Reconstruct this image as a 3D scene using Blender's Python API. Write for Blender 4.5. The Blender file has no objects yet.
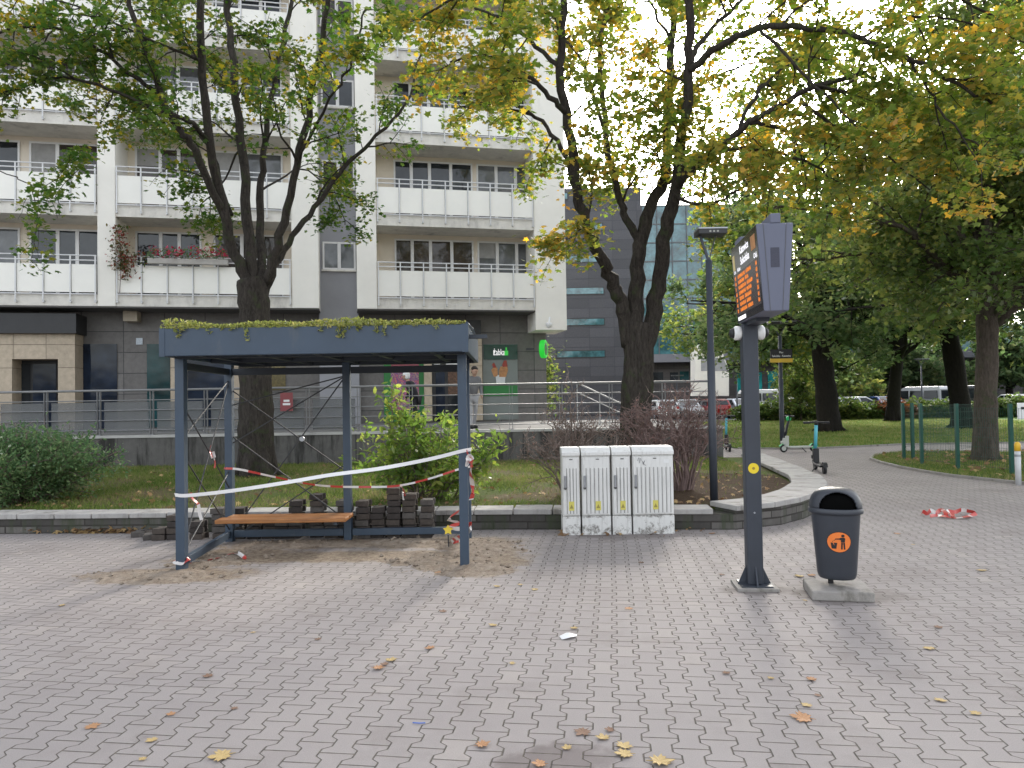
import bpy, math, random
import numpy as np
from mathutils import Vector, Matrix, Quaternion

random.seed(7)
rng = np.random.default_rng(11)
R = math.radians
scene = bpy.context.scene
COL = scene.collection

# ------------------------------------------------------------------ camera
F = 742.0
CAM = Vector((0, 0, 1.65))
PITCH, ROLL = R(1.235), R(-0.92)
CAMROT = Matrix.Rotation(R(90) + PITCH, 3, 'X') @ Matrix.Rotation(ROLL, 3, 'Z')
cd = bpy.data.cameras.new('camera')
cam = bpy.data.objects.new('camera', cd)
COL.objects.link(cam)
cd.sensor_width = 36
cd.lens = F / 1024 * 36
cd.clip_start = 0.05
cd.clip_end = 2000
cam.matrix_world = Matrix.Translation(CAM) @ CAMROT.to_4x4()
scene.camera = cam


def ray(px, py):
    return CAMROT @ Vector(((px - 512) / F, (384 - py) / F, -1.0))


def at(px, py, Y):
    d = ray(px, py)
    return CAM + d * (Y / d.y)


def gnd(px, py, z=0.0):
    d = ray(px, py)
    return CAM + d * ((z - CAM.z) / d.z)


# ------------------------------------------------------------------ objects
def tag(o, label=None, cat=None, group=None, kind=None):
    if label: o['label'] = label
    if cat: o['category'] = cat
    if group: o['group'] = group
    if kind: o['kind'] = kind
    return o


def empty(name, loc, rz=0, label=None, cat=None, group=None):
    o = bpy.data.objects.new(name, None)
    o.empty_display_size = .2
    COL.objects.link(o)
    o.location = loc
    o.rotation_euler = (0, 0, rz)
    return tag(o, label, cat, group)


def kids(o):
    return [c for c in COL.objects if c.parent == o]


def copy_tree(o, parent=None):
    c = o.copy()
    COL.objects.link(c)
    c.parent = parent
    for ch in list(o.children):
        copy_tree(ch, c)
    return c


class MB:
    def __init__(s):
        s.v = []; s.f = []; s.mi = []; s.m = 0

    def add(s, vs, fs):
        n = len(s.v)
        s.v.extend([tuple(p) for p in vs])
        for f in fs:
            s.f.append(tuple(i + n for i in f)); s.mi.append(s.m)
        return s

    def box(s, x0, x1, y0, y1, z0, z1):
        return s.add([(x0, y0, z0), (x1, y0, z0), (x1, y1, z0), (x0, y1, z0), (x0, y0, z1), (x1, y0, z1), (x1, y1, z1), (x0, y1, z1)],
                     [(0, 3, 2, 1), (4, 5, 6, 7), (0, 1, 5, 4), (1, 2, 6, 5), (2, 3, 7, 6), (3, 0, 4, 7)])

    def obox(s, c, size, rot):
        c = Vector(c); sx, sy, sz = [k / 2 for k in size]
        vs = [c + rot @ Vector((a * sx, b * sy, d * sz)) for a, b, d in
              ((-1, -1, -1), (1, -1, -1), (1, 1, -1), (-1, 1, -1), (-1, -1, 1), (1, -1, 1), (1, 1, 1), (-1, 1, 1))]
        return s.add(vs, [(0, 3, 2, 1), (4, 5, 6, 7), (0, 1, 5, 4), (1, 2, 6, 5), (2, 3, 7, 6), (3, 0, 4, 7)])

    def bar(s, p, q, w, h):
        p, q = Vector(p), Vector(q)
        d = q - p; L = d.length; d.normalize()
        up = Vector((0, 0, 1)) if abs(d.z) < .95 else Vector((0, 1, 0))
        sd = d.cross(up).normalized(); up = sd.cross(d)
        rot = Matrix((d, sd, up)).transposed()
        return s.obox((p + q) / 2, (L, w, h), rot)

    def tube(s, pts, r, n=8, cap=True):
        P = [Vector(p) for p in pts]
        k = len(P)
        rr = [r] * k if not hasattr(r, '__len__') else r
        t0 = (P[1] - P[0]).normalized()
        ref = Vector((0, 0, 1)) if abs(t0.z) < .9 else Vector((1, 0, 0))
        a = t0.cross(ref).normalized()
        vs = []
        for i in range(k):
            t = (P[min(i + 1, k - 1)] - P[max(i - 1, 0)])
            if t.length < 1e-9: t = t0.copy()
            t.normalize()
            a = a - t * a.dot(t)
            if a.length < 1e-6: a = t.orthogonal()
            a.normalize()
            b = t.cross(a)
            for j in range(n):
                an = 2 * math.pi * j / n
                vs.append(P[i] + (a * math.cos(an) + b * math.sin(an)) * rr[i])
        fs = [(i * n + j, i * n + (j + 1) % n, (i + 1) * n + (j + 1) % n, (i + 1) * n + j) for i in range(k - 1) for j in range(n)]
        if cap:
            fs.append(tuple(range(n - 1, -1, -1)))
            fs.append(tuple((k - 1) * n + j for j in range(n)))
        return s.add(vs, fs)

    def lathe(s, prof, n=24, c=(0, 0, 0), sx=1, sy=1):
        vs = []; k = len(prof)
        for r, z in prof:
            for j in range(n):
                a = 2 * math.pi * j / n
                vs.append((c[0] + r * sx * math.cos(a), c[1] + r * sy * math.sin(a), c[2] + z))
        fs = [(i * n + j, i * n + (j + 1) % n, (i + 1) * n + (j + 1) % n, (i + 1) * n + j) for i in range(k - 1) for j in range(n)]
        fs.append(tuple(range(n - 1, -1, -1)))
        fs.append(tuple((k - 1) * n + j for j in range(n)))
        return s.add(vs, fs)

    def prism(s, poly, fn, t0, t1):
        """poly: 2D points, fn(u, v, t) -> 3D"""
        n = len(poly)
        vs = [fn(u, v, t0) for u, v in poly] + [fn(u, v, t1) for u, v in poly]
        fs = [tuple(range(n - 1, -1, -1)), tuple(range(n, 2 * n))]
        fs += [(i, (i + 1) % n, n + (i + 1) % n, n + i) for i in range(n)]
        return s.add(vs, fs)

    def build(s, name, mats, parent=None, smooth=False, bevel=0, origin=None, fixn=True, uselocal=True):
        me = bpy.data.meshes.new(name)
        v = s.v
        if origin is not None:
            v = [(a - origin[0], b - origin[1], c - origin[2]) for a, b, c in v]
        me.from_pydata(v, [], s.f)
        if not isinstance(mats, (list, tuple)): mats = [mats]
        for m in mats: me.materials.append(m)
        if len(mats) > 1: me.polygons.foreach_set('material_index', s.mi)
        if smooth: me.polygons.foreach_set('use_smooth', [True] * len(me.polygons))
        if fixn:
            import bmesh
            bm = bmesh.new(); bm.from_mesh(me)
            bmesh.ops.recalc_face_normals(bm, faces=bm.faces)
            bm.to_mesh(me); bm.free()
        me.update()
        o = bpy.data.objects.new(name, me)
        COL.objects.link(o)
        o.parent = parent
        if bevel:
            b = o.modifiers.new('bevel', 'BEVEL'); b.width = bevel; b.segments = 2; b.limit_method = 'ANGLE'
            b.angle_limit = R(40); b.harden_normals = False
        return o


def sheet(name, poly, z, m, kind='structure', zf=None):
    """flat polygon sheet, gently triangulated"""
    mb = MB()
    mb.add([(x, y, z) for x, y in poly], [tuple(range(len(poly)))])
    o = mb.build(name, m)
    if o.data.polygons[0].normal.z < 0: o.data.flip_normals()
    return tag(o, kind=kind)


_txt_cache = {}
def text_mb(mb, txt, origin, ex, ey, h, width=None, align='L', bold=0.0):
    """flat lettering: origin = lower left (or centre), ex/ey unit vectors of the surface, h = cap height"""
    cu = bpy.data.curves.new('lettering', 'FONT')
    cu.body = txt; cu.size = 1; cu.offset = bold; cu.resolution_u = 3
    ob = bpy.data.objects.new('lettering', cu)
    COL.objects.link(ob)
    bpy.context.view_layer.update()
    me = bpy.data.meshes.new_from_object(ob.evaluated_get(bpy.context.evaluated_depsgraph_get()))
    bpy.data.objects.remove(ob); bpy.data.curves.remove(cu)
    vs = [v.co.copy() for v in me.vertices]
    fs = [tuple(p.vertices) for p in me.polygons]
    bpy.data.meshes.remove(me)
    if not vs: return
    x0 = min(v.x for v in vs); x1 = max(v.x for v in vs)
    sc = h / .70
    sx = sc if width is None else width / (x1 - x0)
    off = {'L': x0, 'C': (x0 + x1) / 2, 'R': x1}[align]
    origin, ex, ey = Vector(origin), Vector(ex), Vector(ey)
    mb.add([origin + ex * ((v.x - off) * sx) + ey * (v.y * sc) for v in vs], fs)


# ------------------------------------------------------------------ materials
class S:
    """shader maths with operators"""
    def __init__(s, nt, sock): s.nt = nt; s.k = sock
    def _m(s, op, *a):
        n = s.nt.nodes.new('ShaderNodeMath'); n.operation = op
        for i, x in enumerate((s,) + a):
            if isinstance(x, S): s.nt.links.new(x.k, n.inputs[i])
            else: n.inputs[i].default_value = x
        return S(s.nt, n.outputs[0])
    def __add__(s, o): return s._m('ADD', o)
    def __sub__(s, o): return s._m('SUBTRACT', o)
    def __mul__(s, o): return s._m('MULTIPLY', o)
    def __truediv__(s, o): return s._m('DIVIDE', o)
    def abs(s): return s._m('ABSOLUTE')
    def round(s): return s._m('ROUND')
    def floor(s): return s._m('FLOOR')
    def mod(s, o): return s._m('FLOORED_MODULO', o)
    def min(s, o): return s._m('MINIMUM', o)
    def max(s, o): return s._m('MAXIMUM', o)
    def lt(s, o): return s._m('LESS_THAN', o)
    def cos(s): return s._m('COSINE')
    def pow(s, o): return s._m('POWER', o)
    def sqrt(s): return s._m('SQRT')
    def clamp(s, a=0., b=1.): return s.max(a).min(b)
    def step(s, a, b):
        n = s.nt.nodes.new('ShaderNodeMapRange'); n.interpolation_type = 'SMOOTHSTEP'
        s.nt.links.new(s.k, n.inputs[0]); n.inputs[1].default_value = a; n.inputs[2].default_value = b
        return S(s.nt, n.outputs[0])


class Mat:
    def __init__(s, name):
        s.m = bpy.data.materials.new(name); s.m.use_nodes = True
        s.nt = s.m.node_tree
        s.b = s.nt.nodes['Principled BSDF']; s.out = s.nt.nodes['Material Output']
        s.co = s.nt.nodes.new('ShaderNodeTexCoord'); s.ge = s.nt.nodes.new('ShaderNodeNewGeometry')
    def n(s, t, **kw):
        nd = s.nt.nodes.new(t)
        for k, v in kw.items(): setattr(nd, k, v)
        return nd
    def link(s, a, b): s.nt.links.new(a.k if isinstance(a, S) else a, b)
    def noise(s, scale, detail=4, rough=.6, vec=None, dist=0):
        nd = s.n('ShaderNodeTexNoise'); nd.inputs['Scale'].default_value = scale
        nd.inputs['Detail'].default_value = detail; nd.inputs['Roughness'].default_value = rough
        nd.inputs['Distortion'].default_value = dist
        s.link(vec if vec is not None else s.co.outputs['Object'], nd.inputs['Vector'])
        return S(s.nt, nd.outputs['Fac'])
    def ramp(s, fac, stops, interp='LINEAR'):
        nd = s.n('ShaderNodeValToRGB'); nd.color_ramp.interpolation = interp
        e = nd.color_ramp.elements
        while len(e) < len(stops): e.new(.5)
        for el, (p, c) in zip(e, stops): el.position = p; el.color = (*c, 1)
        s.link(fac, nd.inputs[0]); return nd.outputs[0]
    def mix(s, fac, a, b, mode='MIX'):
        nd = s.n('ShaderNodeMix', data_type='RGBA', blend_type=mode)
        for i, x in ((0, fac), (6, a), (7, b)):
            if isinstance(x, S): s.link(x, nd.inputs[i])
            elif isinstance(x, (int, float)): nd.inputs[i].default_value = x
            elif isinstance(x, tuple): nd.inputs[i].default_value = (*x, 1)
            else: s.link(x, nd.inputs[i])
        return nd.outputs[2]
    def bump(s, h, dist=.01, strength=1.0, prev=None):
        nd = s.n('ShaderNodeBump'); nd.inputs['Distance'].default_value = dist; nd.inputs['Strength'].default_value = strength
        s.link(h, nd.inputs['Height'])
        if prev is not None: s.link(prev, nd.inputs['Normal'])
        s.link(nd.outputs[0], s.b.inputs['Normal']); return nd.outputs[0]
    def color(s, c):
        if isinstance(c, tuple): s.b.inputs['Base Color'].default_value = (*c, 1)
        else: s.link(c, s.b.inputs['Base Color'])
    def set(s, rough=None, metal=None, spec=None, ior=None):
        if rough is not None:
            if isinstance(rough, S): s.link(rough, s.b.inputs['Roughness'])
            else: s.b.inputs['Roughness'].default_value = rough
        if metal is not None: s.b.inputs['Metallic'].default_value = metal
        if spec is not None: s.b.inputs['Specular IOR Level'].default_value = spec
        return s


def sc_(c, k): return tuple(min(1, x * k) for x in c)


def pm(name, c, rough=.6, var=.2, scale=3., metal=0, spec=.5, bump=0, bscale=40., dirt=None, dscale=1.5, dlo=.5, dhi=.75):
    """plain material with uneven colour, optional grime with its own shape"""
    M = Mat(name)
    nz = M.noise(scale, 6, .65)
    col = M.ramp(nz, [(.25, sc_(c, 1 - var)), (.75, sc_(c, 1 + var))])
    if dirt is not None:
        vec = M.n('ShaderNodeMapping'); vec.inputs['Scale'].default_value = (1, 1, .35)
        M.link(M.co.outputs['Object'], vec.inputs[0])
        d = M.noise(dscale, 8, .7, vec.outputs[0]).step(dlo, dhi)
        col = M.mix(d, col, dirt)
    M.color(col)
    M.set(rough, metal, spec)
    if bump: M.bump(M.noise(bscale, 5, .7), bump)
    return M.m


def emat(name, c, k):
    M = Mat(name); M.color(sc_(c, .3))
    M.b.inputs['Emission Color'].default_value = (*c, 1); M.b.inputs['Emission Strength'].default_value = k
    return M.m


def leafmat(name, stops, nscale=.5, tr=.45, rnd=.6, gloss=.04):
    """leaves: hue by leaf and by patches of the tree, light passes through"""
    M = Mat(name)
    nz = M.noise(nscale, 3, .5)
    rv = S(M.nt, M.ge.outputs['Random Per Island'])
    f = ((nz - .5) * 1.7 * (1 - rnd) + (rv - .5) * rnd + .5).clamp()
    col = M.ramp(f, [(p, sc_(c, 1.22)) for p, c in stops])
    M.nt.nodes.remove(M.b)
    d = M.n('ShaderNodeBsdfDiffuse'); t = M.n('ShaderNodeBsdfTranslucent'); g = M.n('ShaderNodeBsdfGlossy')
    g.inputs['Roughness'].default_value = .45; g.inputs['Color'].default_value = (.6, .6, .6, 1)
    M.link(col, d.inputs[0])
    hs = M.n('ShaderNodeHueSaturation'); hs.inputs['Saturation'].default_value = 1.15; hs.inputs['Value'].default_value = 1.75
    M.link(col, hs.inputs['Color']); M.link(hs.outputs[0], t.inputs[0])
    m1 = M.n('ShaderNodeMixShader'); m1.inputs[0].default_value = tr
    M.link(d.outputs[0], m1.inputs[1]); M.link(t.outputs[0], m1.inputs[2])
    m2 = M.n('ShaderNodeMixShader')
    fr = M.n('ShaderNodeFresnel'); fr.inputs[0].default_value = 1.4
    fm = S(M.nt, fr.outputs[0]) * (gloss * 4)
    M.link(fm.clamp(0, .5), m2.inputs[0])
    M.link(m1.outputs[0], m2.inputs[1]); M.link(g.outputs[0], m2.inputs[2])
    M.link(m2.outputs[0], M.out.inputs[0])
    return M.m


def barkmat(name, c1, c2, moss=None):
    M = Mat(name)
    mp = M.n('ShaderNodeMapping'); mp.inputs['Scale'].default_value = (1, 1, .22)
    M.link(M.co.outputs['Object'], mp.inputs[0])
    nz = M.noise(22, 8, .75, mp.outputs[0], .6)
    col = M.ramp(nz, [(.3, c1), (.7, c2)])
    if moss: col = M.mix(M.noise(3.5, 5, .7).step(.52, .68), col, moss)
    M.color(col); M.set(.9, spec=.2)
    M.bump(nz, .04)
    return M.m


def paving_mat():
    M = Mat('block paving')
    sep = M.n('ShaderNodeSeparateXYZ'); M.link(M.ge.outputs['Position'], sep.inputs[0])
    x, y = S(M.nt, sep.outputs[0]), S(M.nt, sep.outputs[1])
    wob = M.noise(.6, 2, .5, M.ge.outputs['Position'])
    a = R(7.5); W, L, NL = .138, .205, 5
    u = x * math.cos(a) - y * math.sin(a) + (wob - .5) * .05
    v = x * math.sin(a) + y * math.cos(a) + (M.noise(.5, 2, .5, M.ge.outputs['Position']) - .5) * .08
    U = u / W
    n = U.round()
    par = n.mod(2.) * -2. + 1.
    T = ((v * (2 * math.pi / L)).cos() * 2.2).clamp(-1, 1)
    sh = par * T * .135
    d1 = (U - n - sh).abs() * W
    col = n - (U - n - sh).lt(0.)
    V = v / L + (col.mod(2.) * -.5 + .5)
    dv = (V - V.round()).abs() * L
    lv = v / (L * NL)
    dl = (lv - lv.round()).abs() * (L * NL)
    d = d1.min(dv).min(dl)
    jn = M.noise(9, 3, .6, M.ge.outputs['Position'])
    stone = (d - (jn - .5) * .003).step(.0012, .0055)
    cx = M.n('ShaderNodeCombineXYZ'); M.link(col, cx.inputs[0]); M.link(V.floor(), cx.inputs[1]); M.link(lv.floor(), cx.inputs[2])
    wn = M.n('ShaderNodeTexWhiteNoise'); M.link(cx.outputs[0], wn.inputs[0])
    rv = S(M.nt, wn.outputs[0])
    base = M.ramp(rv, [(0, (.225, .20, .19)), (.03, (.268, .242, .234)), (.5, (.284, .258, .249)), (.9, (.30, .273, .262)), (1, (.345, .31, .285))])
    fine = M.noise(170, 4, .8, M.ge.outputs['Position'])
    base = M.mix(.5, base, M.ramp(fine, [(.3, (.225, .203, .195)), (.7, (.41, .373, .355))]))
    big = M.noise(.45, 6, .65, M.ge.outputs['Position'])
    base = M.mix(big.step(.42, .72) * .5, base, M.mix(1., base, (.72, .70, .71), 'MULTIPLY'))
    st = M.noise(2.3, 7, .7, M.ge.outputs['Position'])
    base = M.mix(st.step(.60, .74) * .45, base, (.16, .14, .135))
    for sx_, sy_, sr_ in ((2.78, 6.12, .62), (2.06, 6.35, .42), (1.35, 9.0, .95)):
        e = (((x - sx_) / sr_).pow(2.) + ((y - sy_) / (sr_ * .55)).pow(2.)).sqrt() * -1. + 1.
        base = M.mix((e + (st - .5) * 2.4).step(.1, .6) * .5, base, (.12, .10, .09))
    # damp dark stain close to the camera
    e = (((x - .2) / .36).pow(2.) + ((y - 3.42) / .2).pow(2.)).sqrt() * -1. + 1.
    base = M.mix((e + (st - .5) * 2.2).step(0., .5) * .6, base, (.13, .105, .10))
    big2 = M.noise(1.1, 7, .7, M.ge.outputs['Position'])
    base = M.mix(big2.step(.5, .68) * .35, base, M.mix(1., base, (.66, .63, .60), 'MULTIPLY'))
    jc = M.ramp(M.noise(30, 3, .6, M.ge.outputs['Position']), [(.3, (.065, .056, .047)), (.7, (.165, .142, .115))])
    surf = M.mix(stone, jc, base)
    # sand spilled round the shelter's feet
    sand = None
    for cx_, cy_, rx, ry in SAND:
        q = (((x - cx_) / rx).pow(2.) + ((y - cy_) / ry).pow(2.)).sqrt() * -1. + 1.
        sand = q if sand is None else sand.max(q)
    sn = M.noise(3.2, 7, .72, M.ge.outputs['Position'])
    sm = (sand + (sn - .5) * 1.25).step(.02, .42)
    sc = M.ramp(M.noise(14, 8, .8, M.ge.outputs['Position']), [(.34, (.085, .055, .036)), (.48, (.22, .165, .115)), (.6, (.33, .265, .19)), (.72, (.42, .35, .26))])
    fin = M.mix(sm * .94, surf, sc)
    # grit and dry crumbs
    gr = M.noise(26, 5, .8, M.ge.outputs['Position']).step(.70, .76)
    fin = M.mix(gr * .35, fin, (.12, .085, .06))
    M.color(fin)
    M.set(.82, spec=.3)
    h = stone * (sm * -.85 + 1.) + fine * .16 + sm * (M.noise(40, 6, .8, M.ge.outputs['Position']) * 1.4) + rv * .12
    M.bump(h, .006)
    return M.m


def grassmat(name, lo, mid, hi, brown, bscale=.5, bl=.52, bh=.7):
    M = Mat(name)
    P = M.ge.outputs['Position']
    c = M.ramp(M.noise(18, 8, .8, P), [(.25, lo), (.5, mid), (.75, hi)])
    b = M.noise(bscale, 7, .7, P).step(bl, bh)
    c = M.mix(b * .85, c, brown)
    M.color(c); M.set(.95, spec=.1)
    M.bump(M.noise(45, 6, .8, P), .06)
    return M.m


def bladeg(name, stops):
    M = Mat(name)
    rv = S(M.nt, M.ge.outputs['Random Per Island'])
    nz = M.noise(.7, 5, .6, M.ge.outputs['Position'])
    c = M.ramp((rv * .5 + nz * 1.2 - .35).clamp(), stops)
    M.nt.nodes.remove(M.b)
    d = M.n('ShaderNodeBsdfDiffuse'); t = M.n('ShaderNodeBsdfTranslucent'); m1 = M.n('ShaderNodeMixShader')
    m1.inputs[0].default_value = .4
    M.link(c, d.inputs[0]); M.link(c, t.inputs[0]); M.link(d.outputs[0], m1.inputs[1]); M.link(t.outputs[0], m1.inputs[2])
    M.link(m1.outputs[0], M.out.inputs[0])
    return M.m


def glassmat(name, c, rough=.04, spec=.5):
    M = Mat(name)
    nz = M.noise(.9, 4, .6)
    M.color(M.ramp(nz, [(.35, sc_(c, .5)), (.65, sc_(c, 1.6))]))
    M.set(rough, spec=spec)
    M.bump(M.noise(.8, 2, .5), .02)
    return M.m


def tilemat(name, c, tw, th, gap=(.06, .06, .06), mort=.012, var=.18, rough=.6, vert=True, off=0.0, streak=None, bump=.006):
    """stone or metal cladding laid in courses on upright faces (object X across, Z up)"""
    M = Mat(name)
    sep = M.n('ShaderNodeSeparateXYZ'); M.link(M.co.outputs['Object'], sep.inputs[0])
    cb = M.n('ShaderNodeCombineXYZ')
    s1 = S(M.nt, sep.outputs[0]) + S(M.nt, sep.outputs[1])
    M.link(s1, cb.inputs[0]); M.link(sep.outputs[2], cb.inputs[1])
    br = M.n('ShaderNodeTexBrick'); br.offset = off
    M.link(cb.outputs[0], br.inputs['Vector'])
    br.inputs['Color1'].default_value = (*sc_(c, 1 - var), 1); br.inputs['Color2'].default_value = (*sc_(c, 1 + var), 1)
    br.inputs['Mortar'].default_value = (*gap, 1); br.inputs['Scale'].default_value = 1
    br.inputs['Mortar Size'].default_value = mort; br.inputs['Brick Width'].default_value = tw; br.inputs['Row Height'].default_value = th
    nz = M.noise(7, 7, .7)
    col = M.mix(1., br.outputs['Color'], M.ramp(nz, [(.3, (.82, .82, .82)), (.7, (1.15, 1.15, 1.15))]), 'MULTIPLY')
    if streak:
        mp = M.n('ShaderNodeMapping'); mp.inputs['Scale'].default_value = (1, 1, .12)
        M.link(M.co.outputs['Object'], mp.inputs[0])
        col = M.mix(M.noise(3.2, 7, .7, mp.outputs[0]).step(.46, .62) * .85, col, streak)
    M.color(col); M.set(rough, spec=.35)
    M.bump(S(M.nt, br.outputs['Fac']) * -1. + nz * .25, bump)
    return M.m


SAND = [(-3.35, 7.25, 1.0, .42), (-3.0, 8.2, .8, .5), (-2.3, 8.75, 1.4, .38), (-.9, 8.7, 1.2, .45), (-.35, 7.75, .6, .9), (-1.9, 8.0, 2.2, .35)]
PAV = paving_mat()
ASPH = pm('asphalt', (.05, .05, .052), .9, .25, 2, bump=.004, bscale=120)
STEEL = pm('blue grey painted steel', (.034, .056, .088), .48, .12, 4, dirt=(.085, .095, .105), dscale=4, dlo=.54, dhi=.8)
STEELD = pm('dark painted steel', (.026, .034, .046), .5, .12, 4)
POLE = pm('anthracite pole paint', (.031, .037, .05), .5, .12, 5, dirt=(.10, .10, .105), dscale=2.5, dlo=.6, dhi=.85)
DISP = pm('display housing paint', (.115, .125, .175), .5, .05, 3, bump=.0006, bscale=300)
BLACKP = pm('black plastic', (.012, .012, .014), .5, .2, 6)
GALV = pm('galvanised steel', (.34, .35, .37), .42, .15, 5, metal=.6)
WHITEP = pm('white plastic', (.75, .75, .74), .4, .06, 5)
CONC = pm('weathered concrete', (.30, .28, .26), .9, .2, 6, bump=.004, bscale=60, dirt=(.13, .12, .10), dscale=3, dlo=.5, dhi=.7)
PLASTER = pm('white facade render', (.85, .82, .75), .9, .05, 1.2, bump=.004, bscale=90, dirt=(.62, .60, .56), dscale=.9, dlo=.55, dhi=.85)
PLASTERW = pm('cream loggia render', (.74, .66, .55), .9, .07, 1.2, bump=.003, bscale=90)
PLASTERG = pm('grey recess render', (.30, .30, .32), .9, .07, 1.2, bump=.003, bscale=90)
SLABC = pm('balcony slab paint', (.72, .69, .63), .9, .14, 3, bump=.003, bscale=60, dirt=(.42, .40, .37), dscale=1.4, dlo=.5, dhi=.75)
PANELW = pm('milky balcony panel', (.86, .84, .775), .45, .05, .7)
RAILW = pm('white rail paint', (.68, .68, .68), .45, .08, 5)
FRAMEW = pm('white window frame', (.72, .71, .70), .45, .05, 4)
GLASSD = glassmat('dark window glass', (.022, .026, .03), .03, .42)
GLASSB = glassmat('blue black shop glass', (.012, .02, .038), .04, .3)
GLASST = glassmat('teal shop glass', (.012, .045, .05), .05, .3)
GLASSO = glassmat('office curtain glass', (.05, .13, .15), .05, .8)
GRAN = tilemat('grey stone cladding', (.155, .145, .138), 1.25, .68, var=.12, rough=.55)
BEIGE = tilemat('beige stone cladding', (.46, .38, .285), .9, .72, gap=(.2, .16, .12), mort=.008, var=.06)
DARKM = pm('dark metal fascia', (.022, .022, .024), .5, .2, 3)
OFFICE = tilemat('slate office cladding', (.068, .068, .077), 2.4, .95, gap=(.05, .05, .06), mort=.03, var=.16, rough=.45)
OFFBASE = tilemat('brown grey office plinth', (.075, .068, .068), 1.6, .9, gap=(.04, .04, .04), mort=.02, var=.15)
RETW = tilemat('stained concrete wall', (.115, .11, .104), 2.0, 3.0, gap=(.05, .05, .05), mort=.015, var=.1, rough=.95, streak=(.022, .021, .019), bump=.004)
KERBB = tilemat('rough stone courses', (.10, .093, .086), .41, .098, gap=(.045, .04, .036), mort=.010, var=.45, rough=.95, off=.5, streak=(.05, .06, .035), bump=.02)
KERBC = pm('worn cap stone', (.365, .35, .335), .9, .2, 5, bump=.005, bscale=50, dirt=(.15, .14, .12), dscale=3, dlo=.5, dhi=.75)
WOOD = None
def woodmat():
    M = Mat('oiled bench wood')
    mp = M.n('ShaderNodeMapping'); mp.inputs['Scale'].default_value = (.6, 9, 9)
    M.link(M.co.outputs['Object'], mp.inputs[0])
    nz = M.noise(6, 6, .7, mp.outputs[0], .8)
    M.color(M.ramp(nz, [(.3, (.20, .075, .022)), (.55, (.36, .15, .045)), (.75, (.46, .21, .07))])); M.set(.4, spec=.5)
    M.bump(nz, .002)
    return M.m
WOOD = woodmat()
BARK = barkmat('dark maple bark', (.012, .0105, .009), (.078, .066, .057), (.045, .054, .026))
BARK2 = barkmat('grey brown bark', (.035, .028, .024), (.13, .105, .085), (.06, .07, .035))
BARKD = barkmat('dark park bark', (.008, .007, .006), (.026, .022, .019))
TWIG = pm('reddish twig bark', (.175, .12, .108), .85, .35, 9)
TWIGB = pm('grey brown twig bark', (.17, .13, .11), .85, .35, 9)
SKYK, SUNK, SUNANG, EXPO = 0.15, 1.5, 16.0, 2.0
# ================================================================== light
SUNAZ, SUNEL = 20.5, 23.6
w = bpy.data.worlds.new('World'); scene.world = w; w.use_nodes = True
nt = w.node_tree
bg = nt.nodes['Background']
sky = nt.nodes.new('ShaderNodeTexSky'); sky.sky_type = 'NISHITA'; sky.sun_disc = False
sky.sun_elevation = R(SUNEL); sky.sun_rotation = R(SUNAZ); sky.air_density = 1.0; sky.dust_density = 3.5; sky.ozone_density = 1.0
hs = nt.nodes.new('ShaderNodeHueSaturation'); hs.inputs['Saturation'].default_value = .28
nt.links.new(sky.outputs[0], hs.inputs['Color']); nt.links.new(hs.outputs[0], bg.inputs[0])
bg.inputs[1].default_value = SKYK
sl = bpy.data.lights.new('sun', 'SUN'); sl.energy = SUNK; sl.angle = R(SUNANG); sl.color = (1, .93, .82)
so = bpy.data.objects.new('sun', sl); COL.objects.link(so)
sv = Vector((math.sin(R(SUNAZ)) * math.cos(R(SUNEL)), math.cos(R(SUNAZ)) * math.cos(R(SUNEL)), math.sin(R(SUNEL))))
so.rotation_euler = sv.to_track_quat('Z', 'Y').to_euler(); so.location = sv * 60
scene.view_settings.view_transform = 'Standard'; scene.view_settings.look = 'None'
scene.view_settings.gamma = 1; scene.view_settings.exposure = EXPO
scene.view_settings.use_curve_mapping = False
scene.cycles.max_bounces = 8; scene.cycles.transparent_max_bounces = 12
scene.cycles.use_denoising = True

# ================================================================== ground
EARTH = pm('far ground', (.11, .105, .10), .95, .2, .3)
sheet('ground', [(-900, -300), (900, -300), (900, 1200), (-900, 1200)], -.03, EARTH)
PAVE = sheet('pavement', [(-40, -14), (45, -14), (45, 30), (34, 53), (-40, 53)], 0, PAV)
sheet('parking_road', [(-5, 49.8), (90, 49.8), (90, 69), (-5, 69)], .012, ASPH)
LAWN = grassmat('park lawn', (.065, .12, .025), (.12, .20, .04), (.18, .255, .06), (.17, .16, .07), .5, .56, .78)
BEDG = grassmat('bed turf', (.07, .11, .03), (.12, .17, .045), (.18, .21, .07), (.20, .15, .10), .7, .40, .6)
ISLG = grassmat('island turf', (.045, .085, .018), (.085, .14, .03), (.15, .185, .05), (.14, .11, .055), .8, .5, .68)
lawn_front = [gnd(738, 449), gnd(800, 449.5), gnd(850, 447.5), gnd(900, 445), gnd(960, 444), gnd(1040, 443)]
lawn_poly = [(p.x, p.y) for p in lawn_front] + [(40, 24), (60, 51), (3, 51), (5.2, 36)]
sheet('park_lawn', lawn_poly, .03, LAWN)
isl_front = [gnd(x, y) for x, y in ((871, 459.5), (880, 463), (900, 468), (925, 472.5), (950, 476.5), (1000, 482), (1040, 486))]
isl_back = [gnd(x, y) for x, y in ((1040, 453), (960, 452), (905, 452.5), (882, 454.5), (873, 457))]
isl_poly = [(p.x, p.y) for p in isl_front] + [(14, 13), (19, 21)] + [(p.x, p.y) for p in isl_back]
sheet('grass_island', isl_poly, .028, ISLG)


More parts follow.
